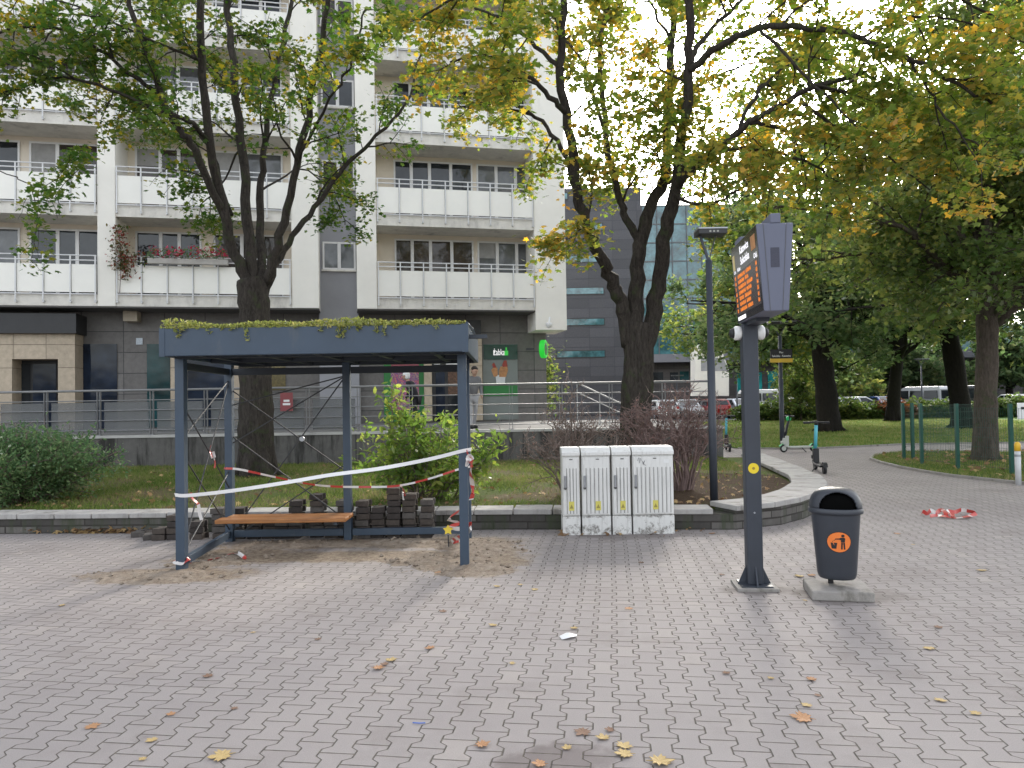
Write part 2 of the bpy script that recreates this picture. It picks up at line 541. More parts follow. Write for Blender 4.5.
def edging(name, pts, wd=.07, h=.05):
    mb = MB()
    for a, b in zip(pts[:-1], pts[1:]):
        mb.bar((a[0], a[1], h / 2), (b[0], b[1], h / 2), wd, h)
    return tag(mb.build(name, CONC), kind='structure')


edging('lawn_edging', [(p.x, p.y) for p in lawn_front] + [(40, 24)])
edging('island_edging', [(p.x, p.y) for p in isl_back[1:]] + [(p.x, p.y) for p in isl_front])

# raised bed behind the low wall
OUT1 = [(-18, 10.2), (-6, 9.72), (0, 9.47), (2.75, 9.2)]
OUT2 = [(2.75, 9.2), (3.43, 9.5), (3.9, 9.95), (4.3, 10.5), (4.87, 11.5), (5.2, 12.6), (5.38, 13.8), (5.65, 15.6), (5.9, 17.6)]


def offset(pts, d):
    out = []
    for i, p in enumerate(pts):
        a = Vector(pts[max(i - 1, 0)]); b = Vector(pts[min(i + 1, len(pts) - 1)])
        t = (b - a).normalized(); out.append((p[0] - t.y * d, p[1] + t.x * d))
    return out


def resample(pts, step):
    P = [Vector(p) for p in pts]; out = [P[0].copy()]
    acc = 0
    for a, b in zip(P[:-1], P[1:]):
        L = (b - a).length; t = step - acc
        while t <= L:
            out.append(a + (b - a) * (t / L)); t += step
        acc = L - (t - step)
    return out


INN = offset(OUT1, .36)[:-1] + offset(OUT2, .42)
BEDZ = .2
TERY, TERZ = 17.75, .93
bed_poly = INN + [(5.4, TERY), (-18, TERY)]
sheet('raised_bed', bed_poly, BEDZ, BEDG)

lw = empty('low_wall', (0, 9.45, 0), 0, 'long low planter wall of rough stone with worn cap slabs, curving into the park path', 'low wall')
mb = MB()
for pts, wd, h in ((OUT1, .32, .19), (OUT2, .38, .23)):
    r = offset(pts, .03); q = offset(pts, .03 + wd)
    for i in range(len(pts) - 1):
        vs = [(*r[i], 0), (*r[i + 1], 0), (*q[i + 1], 0), (*q[i], 0)]
        vs += [(a, b, h) for a, b, _ in vs]
        mb.add(vs, [(0, 3, 2, 1), (4, 5, 6, 7), (0, 1, 5, 4), (1, 2, 6, 5), (2, 3, 7, 6), (3, 0, 4, 7)])
mb.build('stone_courses', KERBB, lw, origin=lw.location)
mb = MB()
for pts, wd, h, st in ((OUT1, .40, .19, .5), (OUT2, .52, .23, .62)):
    P = resample(pts, st)
    for a, b in zip(P[:-1], P[1:]):
        t = (b - a).normalized(); nrm = Vector((-t.y, t.x)); g = t * .006
        j = random.uniform(-.006, .006)
        q = [a + g, b - g, b - g + nrm * wd, a + g + nrm * wd]
        vs = [(p.x, p.y, h + .002) for p in q] + [(p.x, p.y, h + .07 + j) for p in q]
        mb.add(vs, [(0, 3, 2, 1), (4, 5, 6, 7), (0, 1, 5, 4), (1, 2, 6, 5), (2, 3, 7, 6), (3, 0, 4, 7)])
mb.build('cap_slabs', KERBC, lw, bevel=.01, origin=lw.location)

# ================================================================== terrace with railing
mb = MB(); mb.box(-30, 5.0, TERY + .25, 25.5, -.02, TERZ - .01)
tag(mb.build('terrace', pm('terrace slabs', (.16, .155, .15), .9, .2, 2, bump=.003)), kind='structure')
o = MB().box(-30, 5.02, TERY, TERY + .24, 0, TERZ - .04).build('retaining_wall', RETW)
tag(o, 'dark streaked concrete retaining wall along the back of the grass bed', 'retaining wall')
cop = MB().box(-30, 5.05, TERY - .03, TERY + .3, TERZ - .04, TERZ + .02).build('coping', pm('pale coping', (.42, .41, .39), .8, .15, 3, dirt=(.2, .19, .18)), o)

RAILG = pm('weathered rail steel', (.21, .21, .215), .5, .15, 4)
PERF = Mat('tinted railing glass')
PERF.color((.16, .165, .17)); PERF.set(.35, spec=.4); PERF.b.inputs['Alpha'].default_value = .62
PERF = PERF.m
ra = empty('terrace_railing', (0, TERY + .12, TERZ), 0, 'grey steel terrace railing with horizontal rails above the retaining wall', 'railing')
ox, oy, oz = ra.location
post_px = [-55, -5, 46, 99, 152, 206, 257, 308, 359, 411, 463, 511, 561, 611, 664, 712]
posts = [at(p, 410, TERY + .12).x for p in post_px]
posts = [-30, -28.7, -27.4, -26.1, -24.8, -23.5, -22.2, -20.9, -19.6, -18.3, -17, -15.7] + [p for p in posts if p > -15]
tops = 1.1
for hname, hz, hr in (('handrail', 1.1, .028), ('rail', .86, .013), ('rail', .62, .013), ('rail', .38, .013), ('rail', .14, .013)):
    MB().tube([(-30, 0, hz), (posts[-1], 0, hz)], hr, 8).build(hname, RAILG, ra, smooth=True)
for i, p in enumerate(posts):
    mb = MB()
    for s in (-.035, .035):
        mb.box(p + s - .006, p + s + .006, -.03, .03, .02, 1.08)
    mb.box(p - .06, p + .06, -.05, .05, .02, .035)
    mb.build('post', RAILG, ra)
for a, b in zip(posts[:-1], posts[1:]):
    if b < at(360, 410, TERY).x:
        MB().box(a + .1, b - .1, .045, .055, .08, .82).build('infill_panel', PERF, ra)
# stair handrail running down behind the railing
st = empty('stair_handrail', at(600, 400, 19.5) * 1, 0, 'pale sloping stair handrail behind the terrace railing beside the maple trunk', 'handrail')
st.location.z = TERZ
l = st.location
a, b = at(577, 383, 19.6), at(622, 404, 19.6)
RAILL = pm('pale stair rail', (.34, .34, .34), .5)
mb = MB(); mb.tube([a, b], .022, 8); mb.tube([a + Vector((0, 0, -.25)), b + Vector((0, 0, -.25))], .014, 8)
mb.build('rail', RAILL, st, origin=l)
for k in (0, .5, 1):
    q = a.lerp(b, k); MB().tube([(q.x, q.y, min(TERZ, q.z - .6)), q], .016, 8).build('post', RAILL, st, origin=l)

# ================================================================== apartment building
BA = R(12)
B0 = at(357, 308, 24.5)
bl = empty('apartment_building', (B0.x, B0.y, 0), BA, 'white apartment block with balconies and grey stone shop floor', 'apartment building')
ca, sa = math.cos(BA), math.sin(BA)


def FS(px, py, d=0.0):
    r = ray(px, py); dx, dy = CAM.x - B0.x, CAM.y - B0.y
    lx, ly = dx * ca + dy * sa, -dx * sa + dy * ca
    rx, ry = r.x * ca + r.y * sa, -r.x * sa + r.y * ca
    t = (d - ly) / ry
    return lx + t * rx, CAM.z + t * r.z


def SX(px, d=0.0, py=290): return FS(px, py, d)[0]


Z0 = FS(450, 309.5)[1]
FH, NF = 2.8, 6
TOP = Z0 + FH * NF
s98, s116, s292, s319, s357, s377, s535, s566 = [SX(p) for p in (98, 116, 292, 319, 357, 377, 535, 566)]
sL = s98 - (s292 - s116); sLL = sL - (s116 - s98)
bays = [(sLL - (s292 - s116), sLL), (sL, s98), (s116, s292), (s377, s535)]
far_left = bays[0][0] - .7
# walls
mb = MB()
mb.box(far_left, s319, 1.3, 1.6, TERZ - .9, TOP)
mb.box(s357, s566 - .25, 1.3, 1.6, Z0, TOP)
mb.build('loggia_wall', PLASTERW, bl)
MB().box(s319 - .05, s357 + .05, .9, 1.2, TERZ - .9, TOP).build('recess_wall', PLASTERG, bl)
MB().box(far_left, s566 - .02, 1.61, 12.5, Z0 - .3, TOP - .02).build('wall', PLASTER, bl)
MB().box(far_left, SX(545, 1.2) - .31, 1.62, 12.4, -.02, Z0 - .31).build('wall', GRAN, bl)
MB().box(far_left - .1, s566 + .1, .2, 12.7, TOP, TOP + .3).build('roof', SLABC, bl)
for a, b, zb in ((far_left, bays[0][0], Z0), (sLL, sL, Z0), (s98, s116, Z0), (s292, s319, Z0), (s357, s377, Z0), (s535, s566, FS(550, 330)[1])):
    MB().box(a, b, -.04, 1.62, zb - .004, TOP).build('pier', PLASTER, bl, bevel=.01)
# balconies
for bi, (a, b) in enumerate(bays):
    np_ = 7 if bi == 3 else 7
    for k in range(NF):
        z = Z0 + k * FH
        e = .004
        bal = MB().box(a + e, b - e, 0, 1.3, z, z + .36).build('balcony', SLABC, bl, bevel=.008)
        mb = MB(); w_ = (b - a) / np_
        for i in range(np_):
            mb.box(a + i * w_ + .025, a + (i + 1) * w_ - .025, -.055, -.035, z + .42, z + 1.28)
        mb.build('parapet_panel', PANELW, bal)
        mb = MB()
        for i in range(np_ + 1):
            x = min(max(a + i * w_, a + .05), b - .05)
            mb.box(x - .018, x + .018, -.10, -.065, z + .14, z + 1.55)
            mb.box(x - .022, x + .022, -.10, .0, z + .10, z + .17)
        for zz in (1.55, 1.40, .36):
            mb.tube([(a + .02, -.085, z + zz), (b - .02, -.085, z + zz)], .02, 6)
        mb.build('railing', RAILW, bal)


def window(x0, x1, z0, z1, d, cuts, glass=GLASSD, fw=.06):
    """frame standing 4 cm proud of plane d, panes set back; cuts = mullion positions (fractions)"""
    mb = MB()
    xs = [0] + list(cuts) + [1]
    W_ = x1 - x0
    for i, c in enumerate(xs):
        x = x0 + W_ * c
        a_, b_ = (x, x + fw) if i == 0 else ((x - fw, x) if i == len(xs) - 1 else (x - fw * .9, x + fw * .9))
        mb.box(a_, b_, d - .05, d - .001, z0, z1)
    for i in range(len(xs) - 1):
        a_ = x0 + W_ * xs[i] + fw; b_ = x0 + W_ * xs[i + 1] - fw
        mb.box(a_ - .001, b_ + .001, d - .047, d - .002, z0, z0 + fw)
        mb.box(a_ - .001, b_ + .001, d - .047, d - .002, z1 - fw, z1)
    f = mb.build('window', FRAMEW, bl)
    g = MB()
    for i in range(len(xs) - 1):
        a_ = x0 + W_ * xs[i] + fw; b_ = x0 + W_ * xs[i + 1] - fw
        g.box(a_, b_, d - .022, d - .003, z0 + fw, z1 - fw)
    g.build('pane', glass if glass is not GLASSD else random.choice((GLASSD, GLASSD, GLASS2, GLASS3)), f)
    if random.random() < .25:                       # curtain edge or half drawn blind behind the glass reads as a pale strip
        c = MB(); a_ = x0 + fw; b_ = x0 + W_ * xs[1] - fw
        hh = random.choice((.25, .45))
        c.box(a_, b_, d - .026, d - .023, z1 - fw - (z1 - z0) * hh, z1 - fw)
        c.build('blind', CURT, f)
    return f


GLASS2 = glassmat('brown reflection glass', (.05, .04, .034), .04, .35); GLASS3 = glassmat('curtained window glass', (.10, .105, .11), .06, .5)  # the brownish one has a reflection painted into its colour
CURT = pm('window blind', (.30, .295, .285), .8, .15, 5)
D = 1.3
wins = {1: [(30, 100, (.4, .68))], 2: [(136, 202, (.38, .66)), (214, 284, (.4, .7))], 3: [(395, 474, (.22, .45, .72)), (478, 532, (.36, .72))]}
for k in range(NF):
    z = Z0 + k * FH
    for bi, lst in wins.items():
        for p0, p1, cuts in lst:
            window(SX(p0, D), SX(p1, D), z + .42, z + 2.64, D, cuts)
    a, b = bays[0]
    window(a + 1, a + 3.2, z + .42, z + 2.64, D, (.4, .68)); window(b - 3, b - .6, z + .42, z + 2.64, D, (.4, .7))
    a, b = bays[1]
    window(a + .5, a + 2.6, z + .42, z + 2.64, D, (.4, .68))
    zc = FS(340, 270, .9)[1] + k * FH
    window(SX(323, .9), SX(356, .9), zc, zc + .95, .9, (.5,))
    # sill under each recess window
    MB().box(SX(322, .9), SX(356.5, .9), .80, .898, zc - .06, zc - .005).build('sill', SLABC, bl)

# ground floor: stone cladding, shop glass
GD = 1.2
mb = MB(); mb.box(far_left, s319 - .06, GD, 1.295, TERZ - .9, Z0 - .01)
mb.box(s357 + .06, SX(545, GD), GD, 1.605, TERZ - .9, Z0 - .004); mb.box(SX(545, GD) - .3, SX(545, GD), 1.61, 11, TERZ - .9, Z0 - .004)
mb.build('stone_cladding', GRAN, bl)
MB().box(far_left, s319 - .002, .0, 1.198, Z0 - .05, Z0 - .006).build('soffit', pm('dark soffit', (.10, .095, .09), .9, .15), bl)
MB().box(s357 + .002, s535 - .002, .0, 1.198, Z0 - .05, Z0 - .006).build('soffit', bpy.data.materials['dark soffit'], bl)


def gf(name, p0, p1, y0, y1, m, d0=.03, d1=.0, mid=None, parent=None):
    py = (y0 + y1) / 2
    x0, z1 = FS(p0, y0, GD - d0); x1, z0 = FS(p1, y1, GD - d0)
    x0 = FS(p0, py, GD - d0)[0]; x1 = FS(p1, py, GD - d0)[0]
    z1 = FS((p0 + p1) / 2, y0, GD - d0)[1]; z0 = FS((p0 + p1) / 2, y1, GD - d0)[1]
    z0 = max(z0, TERZ + .02)
    return MB().box(x0, x1, GD - d0, GD - d1 - .002, z0, z1).build(name, m, parent or bl)


# beige entrance on the left, with its dark fascia and recessed door
for p0, p1, y0, y1 in ((-60, 12, 333, 440), (58, 75, 333, 440), (12.2, 57.8, 333, 359)):
    gf('stone_cladding', p0, p1, y0, y1, BEIGE, .75)
gf('fascia', -60, 76, 313, 333, DARKM, .95)
d_ = gf('door', 13, 57, 359.5, 440, DARKM, .06)
gf('pane', 18, 30, 364, 430, GLASSD, .09, .062, parent=d_); gf('pane', 33, 56, 364, 430, GLASSB, .09, .062, parent=d_)
gf('shop_window', 77, 117, 344, 430, GLASSB, .04)
gf('shop_window', 147, 170, 344, 430, GLASST, .04)
gf('stone_cladding', 170.5, 181, 332, 440, BEIGE, .25)
gf('shop_window', 188, 232, 352, 436, GLASSB, .04)
gf('stone_cladding', 233, 242, 332, 440, BEIGE, .25)
gf('shop_window', 268, 285.5, 361, 390, pm('amber lit shop window', (.10, .075, .02), .1, .6, 12), .04)
gf('pilaster', 424.5, 432, 340, 440, BEIGE, .25)
gf('pilaster', 470, 482.5, 334, 440, BEIGE, .25)
gf('fascia', 424, 481, 320, 334, DARKM, .3)
f_ = gf('shop_door', 432.5, 469, 358, 440, DARKM, .05)
gf('pane', 436, 445, 368, 430, GLASSB, .08, .053, parent=f_); gf('pane', 448, 458, 368, 395, pm('dim shop interior', (.10, .05, .03), .2, .8, 14), .08, .053, parent=f_)
gf('pane', 448, 458, 396, 430, GLASSD, .08, .053, parent=f_)
gf('notice', 446, 459, 362, 364.5, WHITEP, .08, .053, parent=f_); gf('notice', 434, 440, 362, 364.5, WHITEP, .08, .053, parent=f_)
GREEN = pm('shop green', (.012, .16, .03), .4, .1, 3)
GREEND = pm('dark shop green', (.006, .045, .03), .2, .35, 2.5)
gf('shop_window', 384, 424, 357, 425, GREEN, .04)
# poster with a busy print
PM_ = Mat('poster print')
PM_.color(PM_.ramp(PM_.noise(5, 6, .7, dist=1.5), [(.3, (.25, .02, .03)), (.42, (.5, .28, .2)), (.5, (.07, .05, .2)), (.58, (.5, .1, .16)), (.66, (.55, .32, .08)), (.75, (.4, .3, .35))]))
PM_.set(.35)
gf('poster', 391, 419, 369.5, 410, PM_.m, .06, .043)
ph = gf('poster', 391, 419, 361, 368, pm('poster heading red', (.22, .04, .06), .35, .4, 6), .06, .043)
# shop window with hot dog poster and the shop's name
sw = gf('shop_window', 483, 518, 344, 430, pm('grey poster window', (.17, .19, .18), .25, .1, 2), .04)
gf('sign_band', 483.5, 517.5, 344.5, 359.5, GREEND, .08, .043, parent=sw)
gf('green_panel', 483.5, 517.5, 383, 396, GREEN, .07, .043, parent=sw)
x0, zc = FS(497.5, 352, GD - .09); x1 = FS(503, 352, GD - .09)[0]
mb = MB(); text_mb(mb, 'żabka', (x0 + .06, GD - .082, zc - .11), (1, 0, 0), (0, 0, 1), .22, width=.42, align='C', bold=.015)
mb.build('lettering', emat('sign white', (1, 1, 1), .18), sw, fixn=False)
mb = MB(); gx, gz = FS(505.5, 351.5, GD - .09)
gx += .03; mb.box(gx - .07, gx + .07, GD - .083, GD - .081, gz - .14, gz + .03); mb.box(gx - .025, gx + .025, GD - .083, GD - .081, gz + .04, gz + .15)
mb.build('emblem', emat('sign green', (.04, .5, .06), .2), sw)


def blob(mb, poly, d):
    mb.prism(poly, lambda u, v, t: (u, t, v), d, d - .003)


def pz(pts, d): return [FS(x, y, GD - d) for x, y in pts]


bun = pm('bun print', (.42, .2, .08), .5, .35, 9); saus = pm('sausage print', (.30, .045, .03), .5, .25, 9); wrap = pm('wrapper print', (.62, .63, .63), .5, .1, 5)
mb = MB(); blob(mb, pz([(495.5, 375), (503, 375), (502.5, 384), (504, 384), (502, 391), (498.5, 391), (496.5, 384)], .05), GD - .045)
blob(mb, pz([(497.2, 375.5), (505.5, 375.5), (504.5, 388), (502.5, 391.5), (499.5, 391.5), (498, 386)], .05), GD - .049); mb.build('poster_print', wrap, sw)
mb = MB(); blob(mb, pz([(491.2, 370), (494, 366.5), (497.5, 368), (497.8, 376), (494, 377)], .05), GD - .046)
blob(mb, pz([(498.8, 371), (500.5, 366.5), (507, 366), (508, 370), (506, 377), (499.2, 377)], .05), GD - .052); mb.build('poster_print', bun, sw)
mb = MB(); blob(mb, pz([(492, 364.5), (494, 362.5), (496.5, 367.5), (493.4, 368)], .05), GD - .05)
blob(mb, pz([(502, 365), (504, 360.5), (506.5, 360.5), (507.5, 366.5), (503, 367)], .05), GD - .056); mb.build('poster_print', saus, sw)
# house number plate, red notice, bench-like vent
gf('number_plate', 136, 142.5, 338, 344.5, pm('blue white plate', (.45, .5, .55), .4, .3, 30), .03)
gf('vent_box', 123, 137, 311, 321, pm('beige box', (.42, .36, .28), .7, .08), .5)

# round green shop sign on a bracket, sticking out from the corner
p = at(543.5, 349, 26.0)
rs = empty('shop_sign', p, BA, 'round bright green shop sign sticking out from the stone corner', 'shop sign')
mb = MB(); mb.lathe([(.30, -.09), (.32, -.07), (.32, .07), (.30, .09)], 32)
m_ = Matrix.Rotation(R(62), 4, 'Z') @ Matrix.Rotation(R(90), 4, 'X')
mb.v = [tuple(m_ @ Vector(v)) for v in mb.v]
mb.build('light_box', emat('green lit face', (.02, .55, .04), .22), rs, smooth=False)
mb = MB(); mb.lathe([(.22, .091), (.22, .094)], 24); mb.v = [tuple(m_ @ Vector(v)) for v in mb.v]
mb.build('emblem', pm('emblem dark green', (.01, .12, .02), .4), rs)
MB().bar((-.34, 0, 0), (-.6, 0.1, 0), .05, .08).build('bracket', DARKM, rs)
# camera on the pier
p = at(549, 324, 25.3)
cm = empty('wall_camera', p, BA, 'small white dome camera hanging under the end pier of the apartment block', 'security camera')
MB().lathe([(.02, -.14), (.09, -.10), (.11, -.03), (.11, .03), (.05, .05)], 16).build('dome', WHITEP, cm, smooth=True)
MB().bar((0, 0, .04), (.1, .25, .25), .05, .05).build('bracket', WHITEP, cm)

# red notice hanging on the terrace railing
p = at(286.5, 401, TERY - .02)
rn = empty('notice_board', p, 0, 'red rectangular notice with white mark fixed on the terrace railing', 'notice')
MB().box(-.15, .15, 0, .012, -.24, .2).build('plate', pm('faded red plate', (.24, .055, .06), .6, .1), rn)
mb = MB(); mb.box(-.07, .07, -.004, -.001, -.02, .03); mb.box(-.09, .09, -.004, -.001, -.10, -.05); mb.build('lettering', WHITEP, rn)

# ================================================================== far office
OY = 72
of = empty('office_building', (at(640, 390, OY).x, OY, 0), 0, 'long slate grey office with teal curtain glass beyond the car park', 'office building')
ox = of.location.x


def OX(px, py=300): return at(px, py, OY).x - ox
def OZ(px, py): return at(px, py, OY).z


xl, xm, xr = OX(500), OX(643), OX(1180)
zt, zg, zc1, zc0 = OZ(600, 188), OZ(660, 205), OZ(700, 354), OZ(700, 362)
MB().box(xl, xm, 0, 22, 0, zt).build('slate_wall', OFFICE, of)
MB().box(xm + .01, xr, 1.2, 22, 0, zc0).build('plinth_wall', OFFBASE, of)
xw = OX(775); zw = 8.2
MB().box(xm + .01, xw, .3, 22, zc1, zg).build('glass_wall', GLASSO, of)
MB().box(xw + .01, xr, .3, 22, zc1, zw).build('glass_wall', GLASSO, of)
MB().box(xm + .01, xr + .5, -.6, 22, zc0 + .003, zc1 - .003).build('canopy', pm('canopy grey', (.17, .17, .19), .6, .08), of)
mb = MB(); n = int((xr - xm) / 1.45)
for i in range(n + 1):
    x = xm + .05 + i * 1.45; mb.box(x, x + .08, .2, .298, zc1, zg if x < xw - .1 else zw)
for k in range(9):
    z = zc1 + (zg - zc1) * k / 8.; mb.box(xm + .02, xw if z > zw - .2 else xr, .24, .297, z - .05, z + .07)
mb.build('mullions', pm('mullion grey', (.10, .11, .12), .5), of)
mb = MB()
for k in (1, 3, 5, 7):
    z = zc1 + (zg - zc1) * k / 8.; mb.box(xm + .02, xm + 12, .225, .238, z + .1, z + 1.1)
for y in (196, 227, 259, 291, 322, 354):
    z = OZ(590, y)
    wf = MB().box(OX(555), OX(604.5 if y > 200 else 570), -.06, -.002, z - .38, z + .38).build('window', DARKM, of)
    MB().box(OX(555) + .1, OX(603.5 if y > 200 else 569), -.075, -.061, z - .28, z + .30).build('pane', GLASSO, wf)
for p0, p1, y0, y1, m in ((654, 664, 372, 380, GLASSD), (671, 679, 372, 380, GLASSD), (681, 690, 371, 380, GLASST), (738, 750, 373, 392, None), (757, 764, 372, 392, None), (770, 780, 371, 392, None), (803, 812, 371, 381, GLASSD), (870, 884, 379, 382, None)):
    m = m or glassmat('teal office door glass', (.02, .22, .22), .1) if 'teal office door glass' not in bpy.data.materials else (m or bpy.data.materials['teal office door glass'])
    MB().box(OX(p0), OX(p1), 1.1, 1.198, OZ(p0, y1), OZ(p0, y0)).build('window', m, of)

wb = empty('white_building', (at(985, 395, 80).x, 80, 0), 0, 'pale building with gridded windows glimpsed past the right-hand park trunks', 'building')
MB().box(-6, 30, 0, 10, 0, 9).build('wall', PLASTER, wb)
mb = MB()
for k in range(9):
    mb.box(-5 + k * 3.6, -2.6 + k * 3.6, -.05, -.002, 1.2, 2.6)
mb.build('window', GLASSD, wb)

# white angular portal in front of the office
PY = 62
po = empty('portal', (at(712, 392, PY).x, PY, 0), 0, 'white angular slab-sided portal with a grey band in front of the far office', 'portal')
lx = po.location.x
poly = [(at(x, y, PY).x - lx, max(0, at(x, y, PY).z)) for x, y in ((695, 396), (695, 347), (704, 343), (719, 343), (729, 370), (729, 396))]
MB().prism(poly, lambda u, v, t: (u, t, v), 0, 1.6).build('shell', PLASTER, po, bevel=.02)
poly = [(at(x, y, PY).x - lx, at(x, y, PY).z) for x, y in ((701, 371), (701, 358), (723.5, 358), (728.5, 371))]
MB().prism(poly, lambda u, v, t: (u, t, v), -.01, -.03).build('band', pm('portal grey', (.33, .33, .34), .7), po)
# ================================================================== bus shelter
YF, YR = 7.42, 9.0
fl = at(182, 540, YF); fr = at(464.5, 540, YF); rl = at(230, 500, YR); rm = at(348, 500, YR); rr = at(467.5, 500, YR)
sh = empty('bus_shelter', (fl.x, YF, 0), 0, 'blue grey steel bus shelter without glass, planted roof and wooden bench', 'bus shelter')
L0 = sh.location


def loc(p): return Vector(p) - L0


ZR0, ZR1 = 2.12, 2.385
PW = .088
for p, y in ((fl, YF), (fr, YF), (rl, YR), (rm, YR), (rr, YR)):
    h = PW / 2
    mb = MB(); mb.box(p.x - h, p.x + h, y - h, y + h, -.02, ZR0 + .02)
    for k in range(3):
        mb.box(p.x + h, p.x + h + .002, y - .008, y + .008, .5 + .6 * k, .515 + .6 * k)
    mb.build('post', STEEL, sh, bevel=.006, origin=L0)
# roof: fascia box with open dark soffit
xl_, xr_ = at(160.5, 342, 7.1).x, at(468, 340, 7.1).x
y0_, y1_ = 7.08, 9.25
t = .045
mb = MB()
mb.box(xl_, xr_, y0_, y0_ + t, ZR0, ZR1); mb.box(xl_, xr_, y1_ - t, y1_, ZR0, ZR1)
mb.box(xl_, xl_ + t, y0_ + t + .001, y1_ - t - .001, ZR0, ZR1); mb.box(xr_ - t, xr_, y0_ + t + .001, y1_ - t - .001, ZR0, ZR1)
mb.build('roof_fascia', STEEL, sh, bevel=.008, origin=L0)
# corner cover plates and rounded right end
mb = MB(); mb.box(xl_ - .004, xl_ + .05, y0_ - .004, y0_ - .001, ZR0 - .003, ZR1 + .004)
mb.build('corner_trim', STEEL, sh, origin=L0); mb = MB(); mb.box(xr_ - .06, xr_ + .004, y0_ - .004, y0_ - .001, ZR0 - .003, ZR1 + .004)
mb.build('corner_trim', STEEL, sh, origin=L0)
mb = MB(); mb.tube([(xr_ - .012, y0_ + .02, ZR1 + .01), (xr_ - .012, (y0_ + y1_) / 2, ZR1 + .05), (xr_ - .012, y1_ - .02, ZR1 + .01)], .016, 8)
mb.build('corner_trim', STEEL, sh, origin=L0)
mb = MB(); mb.box(xl_ + t + .002, xr_ - t - .002, y0_ + t + .002, y1_ - t - .002, ZR0 + .06, ZR0 + .12)
for k in range(5):
    x = xl_ + .35 + k * (xr_ - xl_ - .7) / 4; mb.box(x - .03, x + .03, y0_ + t + .003, y1_ - t - .003, ZR0 - .0, ZR0 + .059)
for y in (YF - .1, 8.2, YR + .05): mb.box(xl_ + t + .003, xr_ - t - .003, y - .03, y + .03, ZR0 - .012, ZR0 + .05)
mb.build('roof_deck', STEELD, sh, origin=L0)
MB().box(xl_ + t + .002, xr_ - t - .002, y0_ + t + .002, y1_ - t - .002, ZR0 + .125, ZR1 + .005).build('roof_soil', pm('roof soil', (.07, .055, .04), 1, .3, 12), sh, origin=L0)
# beams and bottom rails
zb = at(300, 371, YR).z
mb = MB(); mb.box(rl.x + .054, rm.x - .054, YR - .03, YR + .03, zb - .04, zb + .04); mb.box(rm.x + .054, rr.x - .054, YR - .03, YR + .03, zb - .04, zb + .04)
mb.build('rear_beam', STEELD, sh, origin=L0)
mb = MB(); mb.bar((fl.x, YF + .055, zb), (rl.x, YR - .055, zb), .05, .07); mb.build('side_beam', STEELD, sh, origin=L0)
mb = MB(); mb.bar((fr.x, YF + .055, zb), (rr.x, YR - .055, zb), .05, .07); mb.build('side_beam', STEELD, sh, origin=L0)
mb = MB(); mb.box(rl.x + .054, rm.x - .054, YR - .03, YR + .03, .05, .13); mb.box(rm.x + .054, rr.x - .054, YR - .03, YR + .03, .05, .13)
mb.build('bottom_rail', STEEL, sh, bevel=.004, origin=L0)
mb = MB(); mb.bar((fl.x, YF + .055, .09), (rl.x, YR - .055, .09), .05, .08); mb.build('bottom_rail', STEEL, sh, bevel=.004, origin=L0)
# spout at the right end
MB().bar((xr_, 7.3, ZR0 + .16), (xr_ + .18, 7.3, ZR0 + .16), .04, .04).build('spout', STEELD, sh, origin=L0)
# bracing cables
CABLE = pm('steel cable', (.035, .036, .04), .6, .1, 5)
for p, q in (((343, 376.5), (233, 405)), ((343, 377.5), (233, 443)), ((344, 378), (232, 533)), ((233, 391), (344, 470)), ((233, 437), (345, 519)), ((343, 466), (238, 535))):
    MB().tube([at(*p, YR), at(*q, YR)], .008, 6).build('brace_cable', CABLE, sh, origin=L0)
for (pa, ya), (pb, yb) in ((((188, 402), YF), ((231, 489), YR)), (((226, 380), YR), ((187, 440), YF)), (((226, 381), YR), ((188, 552), YF)), (((229, 470), YR), ((187, 556), YF)), (((188, 452), YF), ((229, 531), YR))):
    a = at(*pa, ya); b = at(*pb, yb)
    a.x = fl.x + (rl.x - fl.x) * (ya - YF) / (YR - YF); b.x = fl.x + (rl.x - fl.x) * (yb - YF) / (YR - YF)
    MB().tube([a, b], .008, 6).build('brace_cable', CABLE, sh, origin=L0)
for za, zb_ in ((1.95, .15), (.2, 1.95)):
    MB().tube([(fr.x, YF + .05, za), (rr.x, YR - .05, zb_)], .008, 6).build('brace_cable', CABLE, sh, origin=L0)
c = at(302, 439, YR - .012)
MB().tube([(c.x, c.y - .012, c.z), (c.x, c.y + .02, c.z)], .03, 12).build('cable_clamp', GALV, sh, origin=L0)
# bench: two planks on brackets at the rear
bz = .345
ba_, bb_ = at(219, 520, 8.55).x, at(350, 517, 8.65).x
bench = MB().box(ba_, bb_, 8.42, 8.62, bz - .045, bz).build('bench_seat', WOOD, sh, bevel=.008, origin=L0)
MB().box(ba_ + .05, bb_ + .0, 8.635, 8.84, bz - .045, bz).build('plank', WOOD, bench, bevel=.008, origin=L0)
mb = MB()
for x in (ba_ + .25, bb_ - .12):
    mb.box(x - .02, x + .02, 8.44, 8.94, bz - .08, bz - .047)
mb.build('bracket', STEELD, bench, origin=L0)

# ================================================================== barrier tape
def tapemat(redfrac=.45, nm='red white barrier tape'):
    M = Mat(nm)
    uv = M.n('ShaderNodeAttribute'); uv.attribute_name = 'along'
    f = (S(M.nt, uv.outputs['Fac']) / .34).mod(1.).lt(redfrac)
    M.color(M.mix(f, (.66, .63, .61), (.48, .05, .04))); M.set(.4)
    M.b.inputs['Transmission Weight'].default_value = 0
    return M.m
TAPE = tapemat()
TAPER = tapemat(.8, 'mostly red barrier tape')
TAPEW = pm('white barrier tape', (.76, .75, .75), .38, .05, 4)


